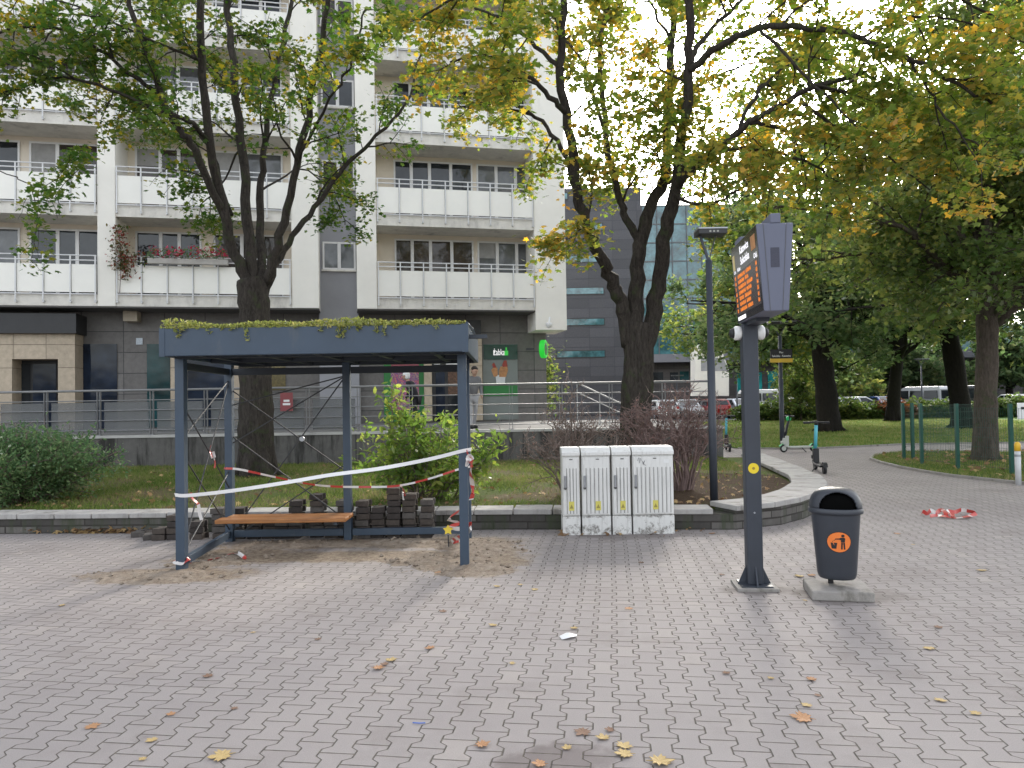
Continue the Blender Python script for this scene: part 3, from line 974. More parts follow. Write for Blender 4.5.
def tape(name, pts, width, label, mat=None, twist=.35, seed=0, sag=0, parent=None):
    rnd = random.Random(seed)
    P = [Vector(p) for p in pts]
    Q = []
    for i in range(len(P) - 1):                      # Catmull-Rom
        p0, p1, p2, p3 = P[max(i - 1, 0)], P[i], P[i + 1], P[min(i + 2, len(P) - 1)]
        for k in range(8):
            t = k / 8
            Q.append(.5 * ((2 * p1) + (p2 - p0) * t + (2 * p0 - 5 * p1 + 4 * p2 - p3) * t * t + (3 * p1 - p0 - 3 * p2 + p3) * t ** 3))
    Q.append(P[-1])
    vs, al = [], []
    acc = 0; tw = rnd.uniform(0, 1)
    for i, q in enumerate(Q):
        if i: acc += (q - Q[i - 1]).length
        d = (Q[min(i + 1, len(Q) - 1)] - Q[max(i - 1, 0)])
        if d.length < 1e-6: d = Vector((1, 0, 0))
        d.normalize()
        up = Vector((0, 0, 1)) if abs(d.z) < .9 else Vector((1, 0, 0))
        sd = d.cross(up).normalized(); up = sd.cross(d)
        an = math.sin(acc * 2.2 + tw * 6) * twist
        e = up * math.cos(an) + sd * math.sin(an)
        n_ = d.cross(e) * .0008
        vs += [q - e * width / 2 - n_, q + e * width / 2 - n_, q + e * width / 2 + n_, q - e * width / 2 + n_]; al += [acc] * 4
    mb = MB(); k = len(Q)
    fs = []
    for i in range(k - 1):
        for a_, b_ in ((0, 1), (1, 2), (2, 3), (3, 0)):
            fs.append((i * 4 + a_, i * 4 + b_, i * 4 + 4 + b_, i * 4 + 4 + a_))
    fs += [(0, 3, 2, 1), ((k - 1) * 4, (k - 1) * 4 + 1, (k - 1) * 4 + 2, (k - 1) * 4 + 3)]
    mb.add(vs, fs)
    o = mb.build(name, mat or TAPE, parent, origin=P[0], smooth=False)
    at_ = o.data.attributes.new('along', 'FLOAT', 'POINT'); at_.data.foreach_set('value', al)
    o.location = P[0]
    return tag(o, label, 'barrier tape', 'barrier tapes round the shelter')


yf = YF - PW / 2 - .012
tape('barrier_tape', [at(188, 496.5, YF + .06), at(176.5, 495, YF + .02), at(176, 495, yf), at(188, 495.5, yf), at(230, 491, yf), at(280, 483.5, yf - .01), at(330, 475, yf - .02), at(380, 468.5, yf - .01), at(430, 459, yf), at(460, 451.5, yf), at(470.5, 449.5, yf), at(471, 450, YF + .05)],
     .036, 'long white barrier tape sagging across the open front of the shelter', mat=TAPEW, twist=.25, seed=1)
yr = YR - PW / 2 - .012
tape('barrier_tape', [at(224, 468, YR), at(227, 468.5, yr), at(240, 469.5, yr), at(275, 477, yr), at(320, 485.5, yr - .04), at(370, 487, yr - .06), at(400, 485.5, yr - .05), at(430, 478.5, yr - .03), at(458, 469.5, yr), at(473, 466, yr)],
     .026, 'thin red and white barrier tape strung along the rear posts behind the bench', twist=.6, seed=2)
tape('barrier_tape', [at(400, 485, 8.85), at(403, 489, 8.84), at(405, 495, 8.85), at(402.5, 493, 8.84), at(403.5, 500, 8.84)], .06, 'short knotted tape end hanging over the brick stacks', twist=1.2, seed=3)
tape('barrier_tape', [at(211, 445, 8.2), at(210, 450, 8.2), at(213.5, 458, 8.18), at(212, 452, 8.22), at(215, 462, 8.2), at(214.5, 468, 8.2)], .05, 'red and white tape scrap tied to the left side cables of the shelter', twist=1.2, seed=4)
tape('barrier_tape', [at(190, 493, 7.5), at(193, 499, 7.52), at(198, 504, 7.56), at(199.5, 513, 7.56), at(201.5, 520, 7.56)], .035, 'narrow tape end dangling beside the left front post', twist=1.0, seed=5)
lz = [at(x, y, YF - .075) for x, y in ((177, 561), (183, 565), (188, 560))]
tape('barrier_tape', [at(188, 556, YF + .06)] + [at(176, 560, YF + .05)] + [at(175.5, 562.5, yf), at(183, 563.5, yf), at(189, 558.5, yf), gnd(190, 561, .05), gnd(195, 562, .012), gnd(205, 561.5, .015), gnd(214, 559, .03), gnd(223, 557.5, .01), gnd(233, 553, .02), gnd(245, 558, .015), gnd(238, 553, .035)],
     .04, 'crumpled red tape looped round the foot of the left front post', twist=1.3, seed=6)
tape('barrier_tape', [at(466, 450, yf), at(468, 455, yf), at(471, 459, yf - .02), at(467, 465, yf), at(470, 456, yf - .03), at(472, 462, yf), at(471, 472, YF + .2), at(472, 482, 7.9), at(473, 492, 7.95), at(471, 500, 7.9)],
     .06, 'bunched red and white tape knot hanging on the right front post', twist=1.3, seed=7)
tape('barrier_tape', [at(459, 511, YF + .07), at(449, 518, 7.6), at(452, 521, 7.62), at(460, 523, 7.55), at(450, 527, 7.62), at(458, 529, 7.55), at(466, 527, 7.5), at(471, 524, YF + .1), at(468, 532, YF + .1), gnd(452, 541, .06), gnd(456, 543, .02), gnd(460, 541, .02)],
     .045, 'red and white tape zigzagging low beside the right front post', twist=.9, seed=8)
q = [gnd(x, y, z) for x, y, z in ((921, 514.5, .02), (923, 511.5, .05), (927, 513.5, .02), (931, 510.5, .05), (936, 513, .02), (941, 509.5, .05), (945, 512, .06), (947, 516, .02), (951, 513, .05), (953, 517, .015), (948, 511, .07), (955, 512, .05), (961, 510, .06), (968, 511, .05), (976, 513, .03), (971, 515.5, .012), (964, 517, .03), (955, 518, .012), (946, 516.5, .03), (938, 515.5, .012), (930, 516, .02))]
o = tape('barrier_tape', q, .05, 'crumpled red and white tape lying alone on the paved path', mat=TAPER, twist=1.5, seed=9); o['group'] = ''
del o['group']
stk = empty('yellow_tag', at(448, 530, 7.58), 0, 'small yellow star-shaped tag hanging from the tape by the right front post', 'tag')
pts = [((.055 if i % 2 == 0 else .03) * math.sin(i * math.pi / 5), (.055 if i % 2 == 0 else .03) * math.cos(i * math.pi / 5)) for i in range(10)]
MB().prism(pts, lambda u, v, t: (u, t, v), 0, .006).build('star', pm('yellow plastic', (.75, .55, .05), .5), stk)
MB().bar((0, .003, -.05), (.005, .003, -.17), .012, .004).build('stem', BLACKP, stk)

# ================================================================== stacked paving blocks
BRK = [pm('old block %s' % k, c, .95, .35, 14, bump=.006, bscale=35, dirt=(.035, .03, .026), dscale=9) for k, c in (('brown', (.062, .05, .042)), ('grey', (.085, .076, .07)), ('dark', (.040, .033, .03)))]


def block_mesh(m, name='paving_block'):
    mb = MB()      # I-shaped interlocking block, 20 x 16.5 x 7 cm, long side along Y
    out = [(-.08, -.098), (.08, -.098), (.08, -.06), (.06, -.03), (.06, .03), (.08, .06), (.08, .098), (-.08, .098), (-.08, .06), (-.06, .03), (-.06, -.03), (-.08, -.06)]
    mb.prism(out, lambda u, v, t: (u, v, t), 0, .068)
    return mb.build(name, m, bevel=.006)


protos = [block_mesh(m) for m in BRK]
ORD = ['bottom', 'second', 'third', 'fourth', 'fifth', 'sixth', 'seventh', 'eighth']
stacks = [  # px, base y (metres), count, descriptor
    (364, 9.12, 6, 'free-standing stack just right of the middle post'), (379, 9.14, 5, 'short leaning stack right of the middle post'),
    (394.5, 9.12, 8, 'tallest stack, under the knotted tape'), (410.5, 9.13, 7, 'stack just right of the tallest one'), (427, 9.13, 6, 'last stack at the right end of the row'),
    (199, 9.22, 3, 'low stack left of the rear left post'), (221, 9.24, 5, 'stack beside the rear left post'),
    (240, 9.22, 5, 'stack behind the left end of the bench'), (256, 9.22, 3, 'stack in front of the tree trunk'), (271.5, 9.22, 3, 'stack just right of the tree trunk'),
    (297, 9.22, 6, 'square-topped stack behind the bench middle'), (284, 9.2, 3, 'low stack left of the square-topped one'),
    (318.5, 9.22, 7, 'tall stack behind the bench'), (332, 9.16, 4, 'stack left of the middle post'), (345, 9.2, 6, 'stack hidden behind the middle post'),
    (162, 9.2, 2, 'small tumbled heap left of the shelter'), (177, 9.22, 4, 'leftmost full stack')]
first = [True] * 3


def put_block(x, y, z, rz, label, tilt=(0, 0)):
    i = random.choice((0, 0, 1, 2, 2))
    if first[i]: o = protos[i]; first[i] = False
    else: o = copy_tree(protos[i])
    o.location = (x, y, z); o.rotation_euler = (tilt[0], tilt[1], rz)
    tag(o, label, 'paving block', 'old paving blocks piled by the low wall')


for px, y, n, dsc in stacks:
    x = at(px, 515, y).x
    for k in range(n):
        put_block(x + random.uniform(-.012, .012), y + random.uniform(-.02, .02), k * .0765 + .001, random.uniform(-.09, .09) + random.choice((0, math.pi)),
                  'dark old paving block, %s in the %s' % (ORD[k] if k < n - 1 or n == 1 else 'top', dsc), (0, random.uniform(-.02, .02)))
for (px, py, rz, lb) in ((150, 539, .5, 'loose grey paving block lying at the far left of the piles'), (158, 533, 1.3, 'loose paving block on its side behind the leftmost one'), (146, 534, .1, 'loose paving block touching the foot of the low wall left of the shelter'), (172, 537, 1.1, 'loose paving block left of the shelter\'s left front post')):
    p = gnd(px, py); put_block(p.x, min(p.y, 9.45), .001, rz, lb)

# ================================================================== switch cabinets
cb0 = gnd(617, 531)
cab_y = 9.02
cabs = [(562, 580.5, 'narrowest, leftmost of the four white street cabinets'), (581.5, 611, 'second white street cabinet from the left, with three vent ribs and a bottom kerb'), (612, 631.5, 'narrow white street cabinet third from the left'), (632.5, 674.5, 'widest white street cabinet, with graffiti, at the right end')]
GRPM = Mat('cabinet plastic')
col = GRPM.ramp(GRPM.noise(2.5, 4, .5), [(.3, (.64, .635, .61)), (.7, (.72, .715, .69))])
sep = GRPM.n('ShaderNodeSeparateXYZ'); GRPM.link(GRPM.co.outputs['Object'], sep.inputs[0])
zz = S(GRPM.nt, sep.outputs[2])
dz = (zz * -1. + .34).step(0, .3) * .75 + ((zz - .22).abs() * -1. + .05).step(0, .05) * .5
dz = dz * 1.05
grime = (GRPM.noise(13, 8, .8, GRPM.ge.outputs['Position']) + (dz - .5) * .5).step(.59, .74)
col = GRPM.mix(grime * .85, col, (.13, .115, .10))
mp = GRPM.n('ShaderNodeMapping'); mp.inputs['Scale'].default_value = (1, 1, .1); GRPM.link(GRPM.co.outputs['Object'], mp.inputs[0])
col = GRPM.mix(GRPM.noise(26, 6, .7, mp.outputs[0]).step(.5, .7) * .5, col, (.40, .385, .36))
GRPM.color(col); GRPM.set(.5); GRPM = GRPM.m
GROOVE = pm('groove shade', (.22, .21, .20), .8, .4, 20); SEAM = pm('seam dark', (.10, .10, .10), .8)  # groove strips carry painted shade between the cabinet ribs
LBL = pm('warning yellow', (.62, .55, .12), .5, .1)
for i, (p0, p1, lb) in enumerate(cabs):
    x0, x1 = at(p0, 490, cab_y).x, at(p1, 490, cab_y).x
    ct = empty('street_cabinet', ((x0 + x1) / 2, cab_y, 0), 0, lb, 'utility cabinet', 'white utility cabinets')
    hw = (x1 - x0) / 2 - .004
    h = 1.0
    MB().box(-hw, hw, .012, .32, -.02, .225).build('plinth', GRPM, ct, bevel=.006)
    MB().box(-hw + .003, hw - .003, .02, .32, .229, h - .04).build('body', GRPM, ct, bevel=.006)
    mb = MB(); mb.prism([(-.012, h - .04), (-.012, h), (.06, h + .055), (.34, h + .055), (.34, h - .04)], lambda u, v, t: (t, u, v), -hw - .002, hw + .002)
    mb.build('lid', GRPM, ct, bevel=.005)
    dr = MB().box(-hw + .014, hw - .014, -.004, .018, .245, h - .06).build('door', GRPM, ct, bevel=.004)
    mb = MB(); nr = {0: 3, 1: 5, 2: 3, 3: 8}[i]
    for k in range(nr):
        x = -hw + .055 + (2 * hw - .10) * (k + .5) / nr
        mb.box(x - .013, x + .013, -.011, -.0045, .26, h - .19)
    mb.build('rib', GRPM, dr, bevel=.003)
    mb = MB()
    for k in range(nr + 1):
        x = -hw + .055 + (2 * hw - .10) * k / nr
        mb.box(x - .0035, x + .0035, -.0065, -.0042, .26, h - .19)
    mb.build('groove', GROOVE, dr)
    hd = MB().tube([(-hw + .035, -.02, .58), (-hw + .035, -.024, .72)], .014, 8).build('handle', GALV, dr)
    MB().tube([(-hw + .035, -.008, .57), (-hw + .035, -.024, .57)], .018, 10).build('lock', pm('lock metal', (.12, .12, .12), .4, metal=.6) if i == 0 else bpy.data.materials['lock metal'], dr)
    lx0 = [.0, .02, .01, .02][i]
    mb = MB(); mb.box(lx0 - .032, lx0 + .032, -.0145, -.0115, .30, .41); mb.build('warning_label', LBL, dr)
    mb = MB(); mb.prism([(lx0 - .024, .325), (lx0 + .024, .325), (lx0, .375)], lambda u, v, t: (u, t, v), -.0155, -.0148)
    mb.build('warning_triangle', pm('label dark yellow', (.30, .25, .06), .6) if i == 0 else bpy.data.materials['label dark yellow'], dr)
    mb = MB(); mb.box(lx0 - .02, lx0 + .02, -.006, -.0042, h - .09, h - .078); mb.build('vent', SEAM, dr)
    if i == 3:                      # marker scrawl and paper scrap
        mb = MB(); ink = [(-.19, .93), (-.17, .97), (-.165, .90), (-.15, .96), (-.13, .92), (-.12, .88), (-.10, .93), (-.12, .90), (-.09, .87)]
        mb.tube([(x, -.0075, z - .04) for x, z in ink], .0025, 5); mb.build('graffiti', pm('faded marker', (.10, .10, .11), .7), dr)
        mb = MB(); mb.box(.13, .19, -.0062, -.0045, .86, .90); mb.build('sticker', WHITEP, dr)

# ================================================================== display board on pole
pb = gnd(754.5, 587)
db = empty('departure_display', (pb.x, pb.y, 0), R(-5.7), 'double-sided departure display on a dark square pole with orange screen text', 'display board')
MB().box(-.17, .17, -.17, .17, .0, .025).build('base_plate', CONC, db, bevel=.003)
mb = MB()
for a in range(4):
    rot = Matrix.Rotation(a * math.pi / 2, 3, 'Z')
    vs = [rot @ Vector(v) for v in ((.066, -.006, .026), (.14, -.006, .026), (.066, -.006, .19), (.066, .006, .026), (.14, .006, .026), (.066, .006, .19))]
    mb.add(vs, [(0, 1, 2), (3, 5, 4), (0, 3, 4, 1), (1, 4, 5, 2), (2, 5, 3, 0)])
mb.box(-.13, .13, -.13, .13, .0255, .037)
mb.build('base_gusset', GALV if 0 else POLE, db)
zt_ = 2.26
MB().box(-.066, .066, -.066, .066, .03, zt_ + .02).build('pole', POLE, db, bevel=.012)
mb = MB(); mb.lathe([(.043, -.002), (.045, .0), (.045, .003)], 24)
mb.v = [(x + .0, -.0665 - z, y + 1.03) for x, y, z in mb.v]; mb.build('round_sticker', pm('yellow sticker', (.75, .56, .02), .45, .05), db)
mb = MB(); mb.lathe([(.012, .004), (.012, .005)], 16); mb.v = [(x, -.0665 - z, y + 1.03) for x, y, z in mb.v]
mb.build('sticker_mark', pm('sticker mark', (.30, .20, .02), .5), db)
MB().tube([(0, -.066, .65), (0, -.072, .65)], .008, 8).build('bolt', GALV, db)
# housing: wedge, wider at the top; long axis = local Y
hz0, hz1 = 2.29, 2.955
ctr = .022
y0h, y1h = -.876, .10
wb_, wt_ = .09, .135
hs_ = lambda z: wb_ + (wt_ - wb_) * (z - hz0) / (hz1 - hz0)
mb = MB(); mb.prism([(-wb_, hz0), (wb_, hz0), (wt_, hz1), (-wt_, hz1)], lambda u, v, t: (u + ctr, t, v), y0h, y1h)
hb = mb.build('housing', DISP, db, bevel=.006)
mb = MB()
for s in (-1, 1):                                  # seams on the end panel
    a = Vector((ctr + s * (wb_ - .045), y0h - .0015, hz0 + .003)); b = Vector((ctr + s * (wt_ - .05), y0h - .0015, hz1 - .003))
    mb.bar(a, b, .003, .004)
mb.build('seam', SEAM, hb)
mb = MB(); mb.box(ctr - .035, ctr + .03, y0h - .002, y0h - .0005, 2.62, 2.77); mb.build('vent_grille', pm('vent grey', (.06, .062, .085), .8, .3, 300), hb)
mb = MB(); mb.box(ctr - .055, ctr + .055, y0h + .45, y1h - .02, hz0 - .03, hz0 + .001); mb.build('neck', POLE, hb)
MB().box(ctr - .03, ctr + .045, y0h - .0, y0h + .55, hz1 + .001, hz1 + .075).build('antenna_box', DISP, hb, bevel=.006)
MB().box(ctr - .11, ctr - .04, y1h - .25, y1h - .03, hz1 + .001, hz1 + .06).build('antenna_box', DISP, hb, bevel=.006)
# left face
nface = Vector((-(hz1 - hz0), 0, -(wt_ - wb_))).normalized()
ey = Vector((-(wt_ - wb_), 0, hz1 - hz0)).normalized(); ex = Vector((0, -1, 0))
for side in (-1, 1):
    if side == -1: O = Vector((ctr - wb_, y1h, hz0)) ; EX, EY, NF_ = ex, ey, nface
    else: O = Vector((ctr + wb_, y0h, hz0)); EX = Vector((0, 1, 0)); EY = Vector((wt_ - wb_, 0, hz1 - hz0)).normalized(); NF_ = Vector((hz1 - hz0, 0, -(wt_ - wb_))).normalized()
    FW, FHt = y1h - y0h, (hz1 - hz0) / EY.z

    def rect(mb, u0, u1, v0, v1, d0, d1):
        mb.add([O + EX * u + EY * v + NF_ * d for d in (d0, d1) for u, v in ((u0, v0), (u1, v0), (u1, v1), (u0, v1))],
               [(3, 2, 1, 0), (4, 5, 6, 7), (0, 1, 5, 4), (1, 2, 6, 5), (2, 3, 7, 6), (3, 0, 4, 7)])
    mb = MB(); rect(mb, .01, FW - .01, .008, FHt - .008, -.001, .004)
    fp = mb.build('front_panel', pm('board black glass', (.022, .022, .03), .12, .1, 3) if side == -1 else bpy.data.materials['board black glass'], hb)
    mb = MB(); rect(mb, .05, FW - .04, .065, .42, .0045, .006)
    mb.build('screen', pm('led screen', (.075, .06, .06), .25, .1, 2) if side == -1 else bpy.data.materials['led screen'], hb)
    LED = emat('led amber', (1, .27, .03), .24) if side == -1 else bpy.data.materials['led amber']
    rr_ = random.Random(5)
    mb = MB()
    for r_ in range(7):
        v = .37 - r_ * .047
        def word(u, n):
            for k in range(n):
                hgt = rr_.choice((.03, .03, .036))
                rect(mb, u, u + .006, v, v + hgt, .0062, .0066); rect(mb, u + .0135, u + .0185, v, v + .03, .0062, .0066)
                rect(mb, u + .004, u + .016, v + rr_.choice((.0, .012, .024)), v + rr_.choice((.0, .012, .024)) + .007, .0061, .0064)
                u += .0265
            return u
        word(.07, rr_.choice((1, 2, 2)))
        u = word(.19, rr_.randint(7, 11)); word(u + .03, rr_.randint(5, 9) if r_ % 3 else 7)
        word(FW - .12, 2)
        mb.build('led_text', LED, hb); mb = MB()
    WL = emat('board white lettering', (.9, .9, .95), .35) if side == -1 else bpy.data.materials['board white lettering']
    for t_, u_, v_, h_, w_ in (('Katowice', .34, .555, .065, .33), ('Sokolska', .34, .465, .065, .33), ('Kier.', .2, .43, .032, .13), ('Lin.', .06, .43, .032, .07), ('Odj.', FW - .16, .43, .04, .12)):
        mb = MB(); text_mb(mb, t_, O + EX * u_ + EY * v_ + NF_ * .005, EX, EY, h_, width=w_, bold=.012); mb.build('lettering', WL, hb, fixn=False)
    mb = MB(); rect(mb, .06, .36, .02, .052, .0045, .0055); mb.build('white_strip', WL, hb)
    mb = MB(); rect(mb, FW - .22, FW - .07, .50, .61, .0045, .0055); mb.build('emblem', pm('emblem orange', (.50, .24, .10), .5, .25, 25) if side == -1 else bpy.data.materials['emblem orange'], hb)
    mb = MB(); rect(mb, .04, .12, .46, .59, .0045, .0055); mb.build('side_mark', pm('mark cream', (.72, .58, .28), .5) if side == -1 else bpy.data.materials['mark cream'], hb)
# dome cameras either side of the pole
for s in (-1, 1):
    mb = MB(); mb.lathe([(.055, 0), (.062, .02), (.062, .05), (.05, .062)], 20); mb.v = [(s * (.067 + z), y * 1 - .01, x + 2.20) for x, y, z in mb.v]
    dc = mb.build('dome_camera', WHITEP, db, smooth=True)
    mb = MB(); mb.lathe([(.046, .06), (.042, .08), (.028, .096), (.008, .103)], 18); mb.v = [(s * (.067 + z), y - .01, x + 2.20) for x, y, z in mb.v]
    mb.build('lens_dome', BLACKP, dc, smooth=True)

# ================================================================== litter bin
lb_ = gnd(837.5, 594.5)
bn = empty('litter_bin', (lb_.x, lb_.y, 0), R(-24), 'dark grey domed plastic litter bin with round orange pictogram on a concrete base', 'litter bin')
BINM = pm('dark grey bin plastic', (.034, .039, .05), .42, .12, 5, bump=.0008, bscale=200, dirt=(.10, .095, .09), dscale=5, dlo=.6, dhi=.85)
mb = MB(); mb.obox((-.0, -.01, .04), (.47, .44, .08), Matrix.Rotation(R(12), 3, 'Z')); mb.build('concrete_base', CONC, bn, bevel=.012)
MB().tube([(-.05, .05, .06), (-.05, .05, .2)], .022, 10).build('post', BLACKP, bn)
mb = MB(); mb.lathe([(.10, .145), (.145, .14), (.155, .15), (.165, .18), (.205, .66), (.207, .675), (.228, .678), (.232, .69), (.228, .715), (.222, .72), (.20, .718), (.19, .66), (.15, .2), (.05, .19)], 40, sy=.78)
mb.build('body', BINM, bn, smooth=True)
# dome lid with an arched mouth cut into the front
lid = MB(); nn, kk = 144, 30
vs = []; fs = []
for i in range(kk + 1):
    ph = i / kk * math.pi / 2
    for j in range(nn):
        a = 2 * math.pi * j / nn
        r_ = .222 * (math.cos(ph) ** .62); vs.append((r_ * math.cos(a), .78 * r_ * math.sin(a), .722 + .165 * math.sin(ph)))
for i in range(kk):
    for j in range(nn):
        a = 2 * math.pi * (j + .5) / nn
        da = (a - R(278) + math.pi) % (2 * math.pi) - math.pi
        if abs(da) < R(46) and i >= 0 and (da / R(46)) ** 2 + ((i + .5) / 19) ** 2 < 1: continue
        fs.append((i * nn + j, i * nn + (j + 1) % nn, (i + 1) * nn + (j + 1) % nn, (i + 1) * nn + j))
lid.add(vs, fs); o = lid.build('lid', BINM, bn, smooth=True)
so_ = o.modifiers.new('thickness', 'SOLIDIFY'); so_.thickness = .012; so_.offset = -1
mb = MB(); mb.lathe([(.19, .60), (.195, .735), (.185, .78), (.15, .825), (.02, .845)], 32, sy=.75); mb.build('mouth_shade', pm('bin mouth shade', (.004, .004, .004), .95, .1, spec=0), bn, smooth=True)  # black dome added so the mouth reads as a dark hole
# sticker bent round the front
def on_bin(u, z, d=.0015):
    rb = .165 + (.205 - .165) * (z - .18) / .48 + d
    a = R(-82) + u / .155
    return (rb * math.cos(a), .78 * rb * math.sin(a) , z)
def disc(mb, r0, d, cx=0, cz=.455, n=24):
    c = len(mb.v); pts = [on_bin(cx, cz, d)]
    for rad in (r0 * .5, r0):
        pts += [on_bin(cx + rad * math.cos(2 * math.pi * k / n), cz + rad * math.sin(2 * math.pi * k / n), d) for k in range(n)]
    f = [(0, 1 + k, 1 + (k + 1) % n) for k in range(n)] + [(1 + k, 1 + n + k, 1 + n + (k + 1) % n, 1 + (k + 1) % n) for k in range(n)]
    mb.add(pts, f)
mb = MB(); disc(mb, .087, .002); mb.build('sticker_ring', BLACKP, bn)
mb = MB(); disc(mb, .081, .0035); sk = mb.build('round_sticker', pm('orange sticker', (.80, .20, .035), .45, .06), bn)
mb = MB()
def bpoly(pts, d=.005):
    mb.add([on_bin(u * .92, .455 + v * .92, d) for u, v in pts], [tuple(range(len(pts)))])
for pts in ([(-.056, -.058), (-.022, -.058), (-.014, -.005), (-.062, -.005)],
            [(.012, .0), (.04, .0), (.044, .03), (.038, .042), (.012, .042), (.0, .036), (-.028, .032), (-.032, .024), (0, .024), (.012, .018)],
            [(.014, -.002), (.026, -.002), (.024, -.062), (.012, -.062)], [(.028, -.002), (.041, -.002), (.046, -.062), (.034, -.062)]): bpoly(pts)
bpoly([(.026 + .013 * math.cos(k * math.pi / 6), .057 + .013 * math.sin(k * math.pi / 6)) for k in range(12)])
for k in range(3): bpoly([(-.05 + k * .011, .004 + k * .009), (-.044 + k * .011, .004 + k * .009), (-.044 + k * .011, .01 + k * .009), (-.05 + k * .011, .01 + k * .009)])
mb.build('pictogram', BLACKP, sk)
for c_ in bn.children:
    if c_.name.split('.')[0] not in ('concrete_base', 'post'): c_.scale = (.92, .92, 1)

# ================================================================== street lamps
def lamp(name, base, h, label, hw=.2, arm=.3, rz=0, pr=.052):
    lp = empty(name, base, rz, label, 'street lamp')
    MB().tube([(0, 0, -.02), (0, 0, h * .62), (0, 0, h * .62), (0, 0, h)], [pr, pr, pr * .82, pr * .82], 14).build('pole', POLE, lp, smooth=True)
    mb = MB()
    mb.bar((0, 0, h - .02), (-hw * .55, 0, h + arm), .03, .03); mb.bar((0, 0, h - .02), (hw * .5, 0, h + arm), .014, .014)
    mb.build('arm', POLE, lp)
    hd = MB().box(-hw * .8, hw * 1.1, -.14, .14, h + arm, h + arm + .065).build('lamp_head', DARKM, lp, bevel=.006)
    MB().box(-hw * .8 - .004, hw * 1.1 + .004, -.144, .144, h + arm + .067, h + arm + .085).build('top_cover', GALV, hd)
    mb = MB()
    for k in range(3): mb.box(-.02 + k * .05, .005 + k * .05, -.1415, -.14, h + arm + .02, h + arm + .045)
    mb.build('led_lens', pm('lens glint', (.3, .3, .26), .3) if 'lens glint' not in bpy.data.materials else bpy.data.materials['lens glint'], hd)
    return lp


b = at(714, 500, 10.0); b.z = BEDZ
lamp('street_lamp', b, 3.5 - BEDZ, 'slim dark street lamp standing in the planting bed beside the white cabinets', arm=.33)
b = gnd(782.5, 450); b.z = 0
l2 = lamp('street_lamp', b, at(781, 336, b.y).z, 'dark park street lamp with stop sign, beside the green scooter', hw=.42, arm=.36, pr=.07)
sg = empty('stop_sign', (b.x, b.y - .09, at(779, 358, b.y).z), 0, 'small black and yellow stop name sign on the park lamp pole', 'sign')
MB().box(-.33, .33, 0, .02, -.02, .26).build('plate', BLACKP, sg)
MB().box(-.34, .34, -.004, .024, -.14, -.021).build('yellow_band', pm('sign yellow', (.62, .40, .04), .5), sg)
mb = MB(); text_mb(mb, 'Plac', (0, -.004, .14), (1, 0, 0), (0, 0, 1), .055, align='C', bold=.01); text_mb(mb, 'Sokolska - Katowice', (0, -.004, .03), (1, 0, 0), (0, 0, 1), .06, width=.56, align='C', bold=.01)
mb.build('lettering', WHITEP, sg, fixn=False)
for px, y, h, lb in ((677, 58, 2.9, 'thin grey lamp with a forked head in front of the office plinth'), (737, 50, 3.2, 'slim dark lamp post standing right of the white portal'), (922, 52, 3.6, 'dark car park lamp post in front of the silver van')):
    p = at(px, 400, y); lamp('street_lamp', (p.x, y, 0), h, lb, hw=.5, arm=.4)

# ================================================================== bollard, fence
b = gnd(1018.5, 485)
bo = empty('bollard', b, R(0), 'white steel bollard with a yellow top at the edge of the grass island', 'bollard')
MB().tube([(0, 0, -.02), (0, 0, .60)], .048, 16).build('tube', pm('bollard white', (.55, .56, .57), .45, .1, 6), bo, smooth=True)
MB().lathe([(.05, .601), (.05, .72), (.035, .755), (.01, .765)], 16).build('cap', pm('bollard yellow', (.70, .42, .03), .45), bo, smooth=True)
mb = MB(); mb.tube([(0, 0, .50), (0, 0, .54)], .0495, 16); mb.build('band', GALV, bo)

GRNP = pm('green fence paint', (.008, .075, .055), .45, .12, 5)
fp = [gnd(904, 460), gnd(922, 465), gnd(958, 470), gnd(1012, 476)]
fe = empty('mesh_fence', fp[1], 0, 'green welded mesh fence with square posts on the grass island', 'fence')
o0 = fe.location.copy()
extra = [Vector((13.0, 20.8, 0)), Vector((10.6, 12.6, 0)), Vector((fp[0].x + .12, fp[0].y - .2, 0))]
allp = fp + extra
for p in allp:
    post = MB().box(p.x - .032, p.x + .032, p.y - .032, p.y + .032, 0, 1.42).build('post', GRNP, fe, origin=o0)
    mb = MB()
    for z in (.3, .8, 1.25): mb.box(p.x + .033, p.x + .05, p.y - .02, p.y + .02, z, z + .05)
    mb.build('clamp', DARKM, post, origin=o0)
for a, b in ((fp[1], fp[2]), (fp[2], fp[3]), (fp[3], extra[1]), (fp[0], extra[0])):
    mb = MB(); d = b - a; n = int(d.length / .055); dn = d.normalized()
    for k in range(1, n):
        q = a + d * (k / n); mb.bar((q.x, q.y, .12), (q.x, q.y, 1.33), .0032, .0032)
    for k in range(7):
        z = .13 + k * .2; q0 = a + dn * .03; q1 = b - dn * .03; mb.bar((q0.x, q0.y, z), (q1.x, q1.y, z), .004, .004)
    mb.build('mesh_panel', GRNP, fe, origin=o0, fixn=False)
p = at(1021, 412, 14.5)
fs_ = empty('fence_sign', p, 0, 'white notice plate with a dark mark fixed to the green fence', 'sign')
MB().box(-.09, .3, -.03, -.02, -.14, .18).build('plate', WHITEP, fs_); MB().box(-.02, .2, -.034, -.0305, .05, .10).build('mark', BLACKP, fs_)

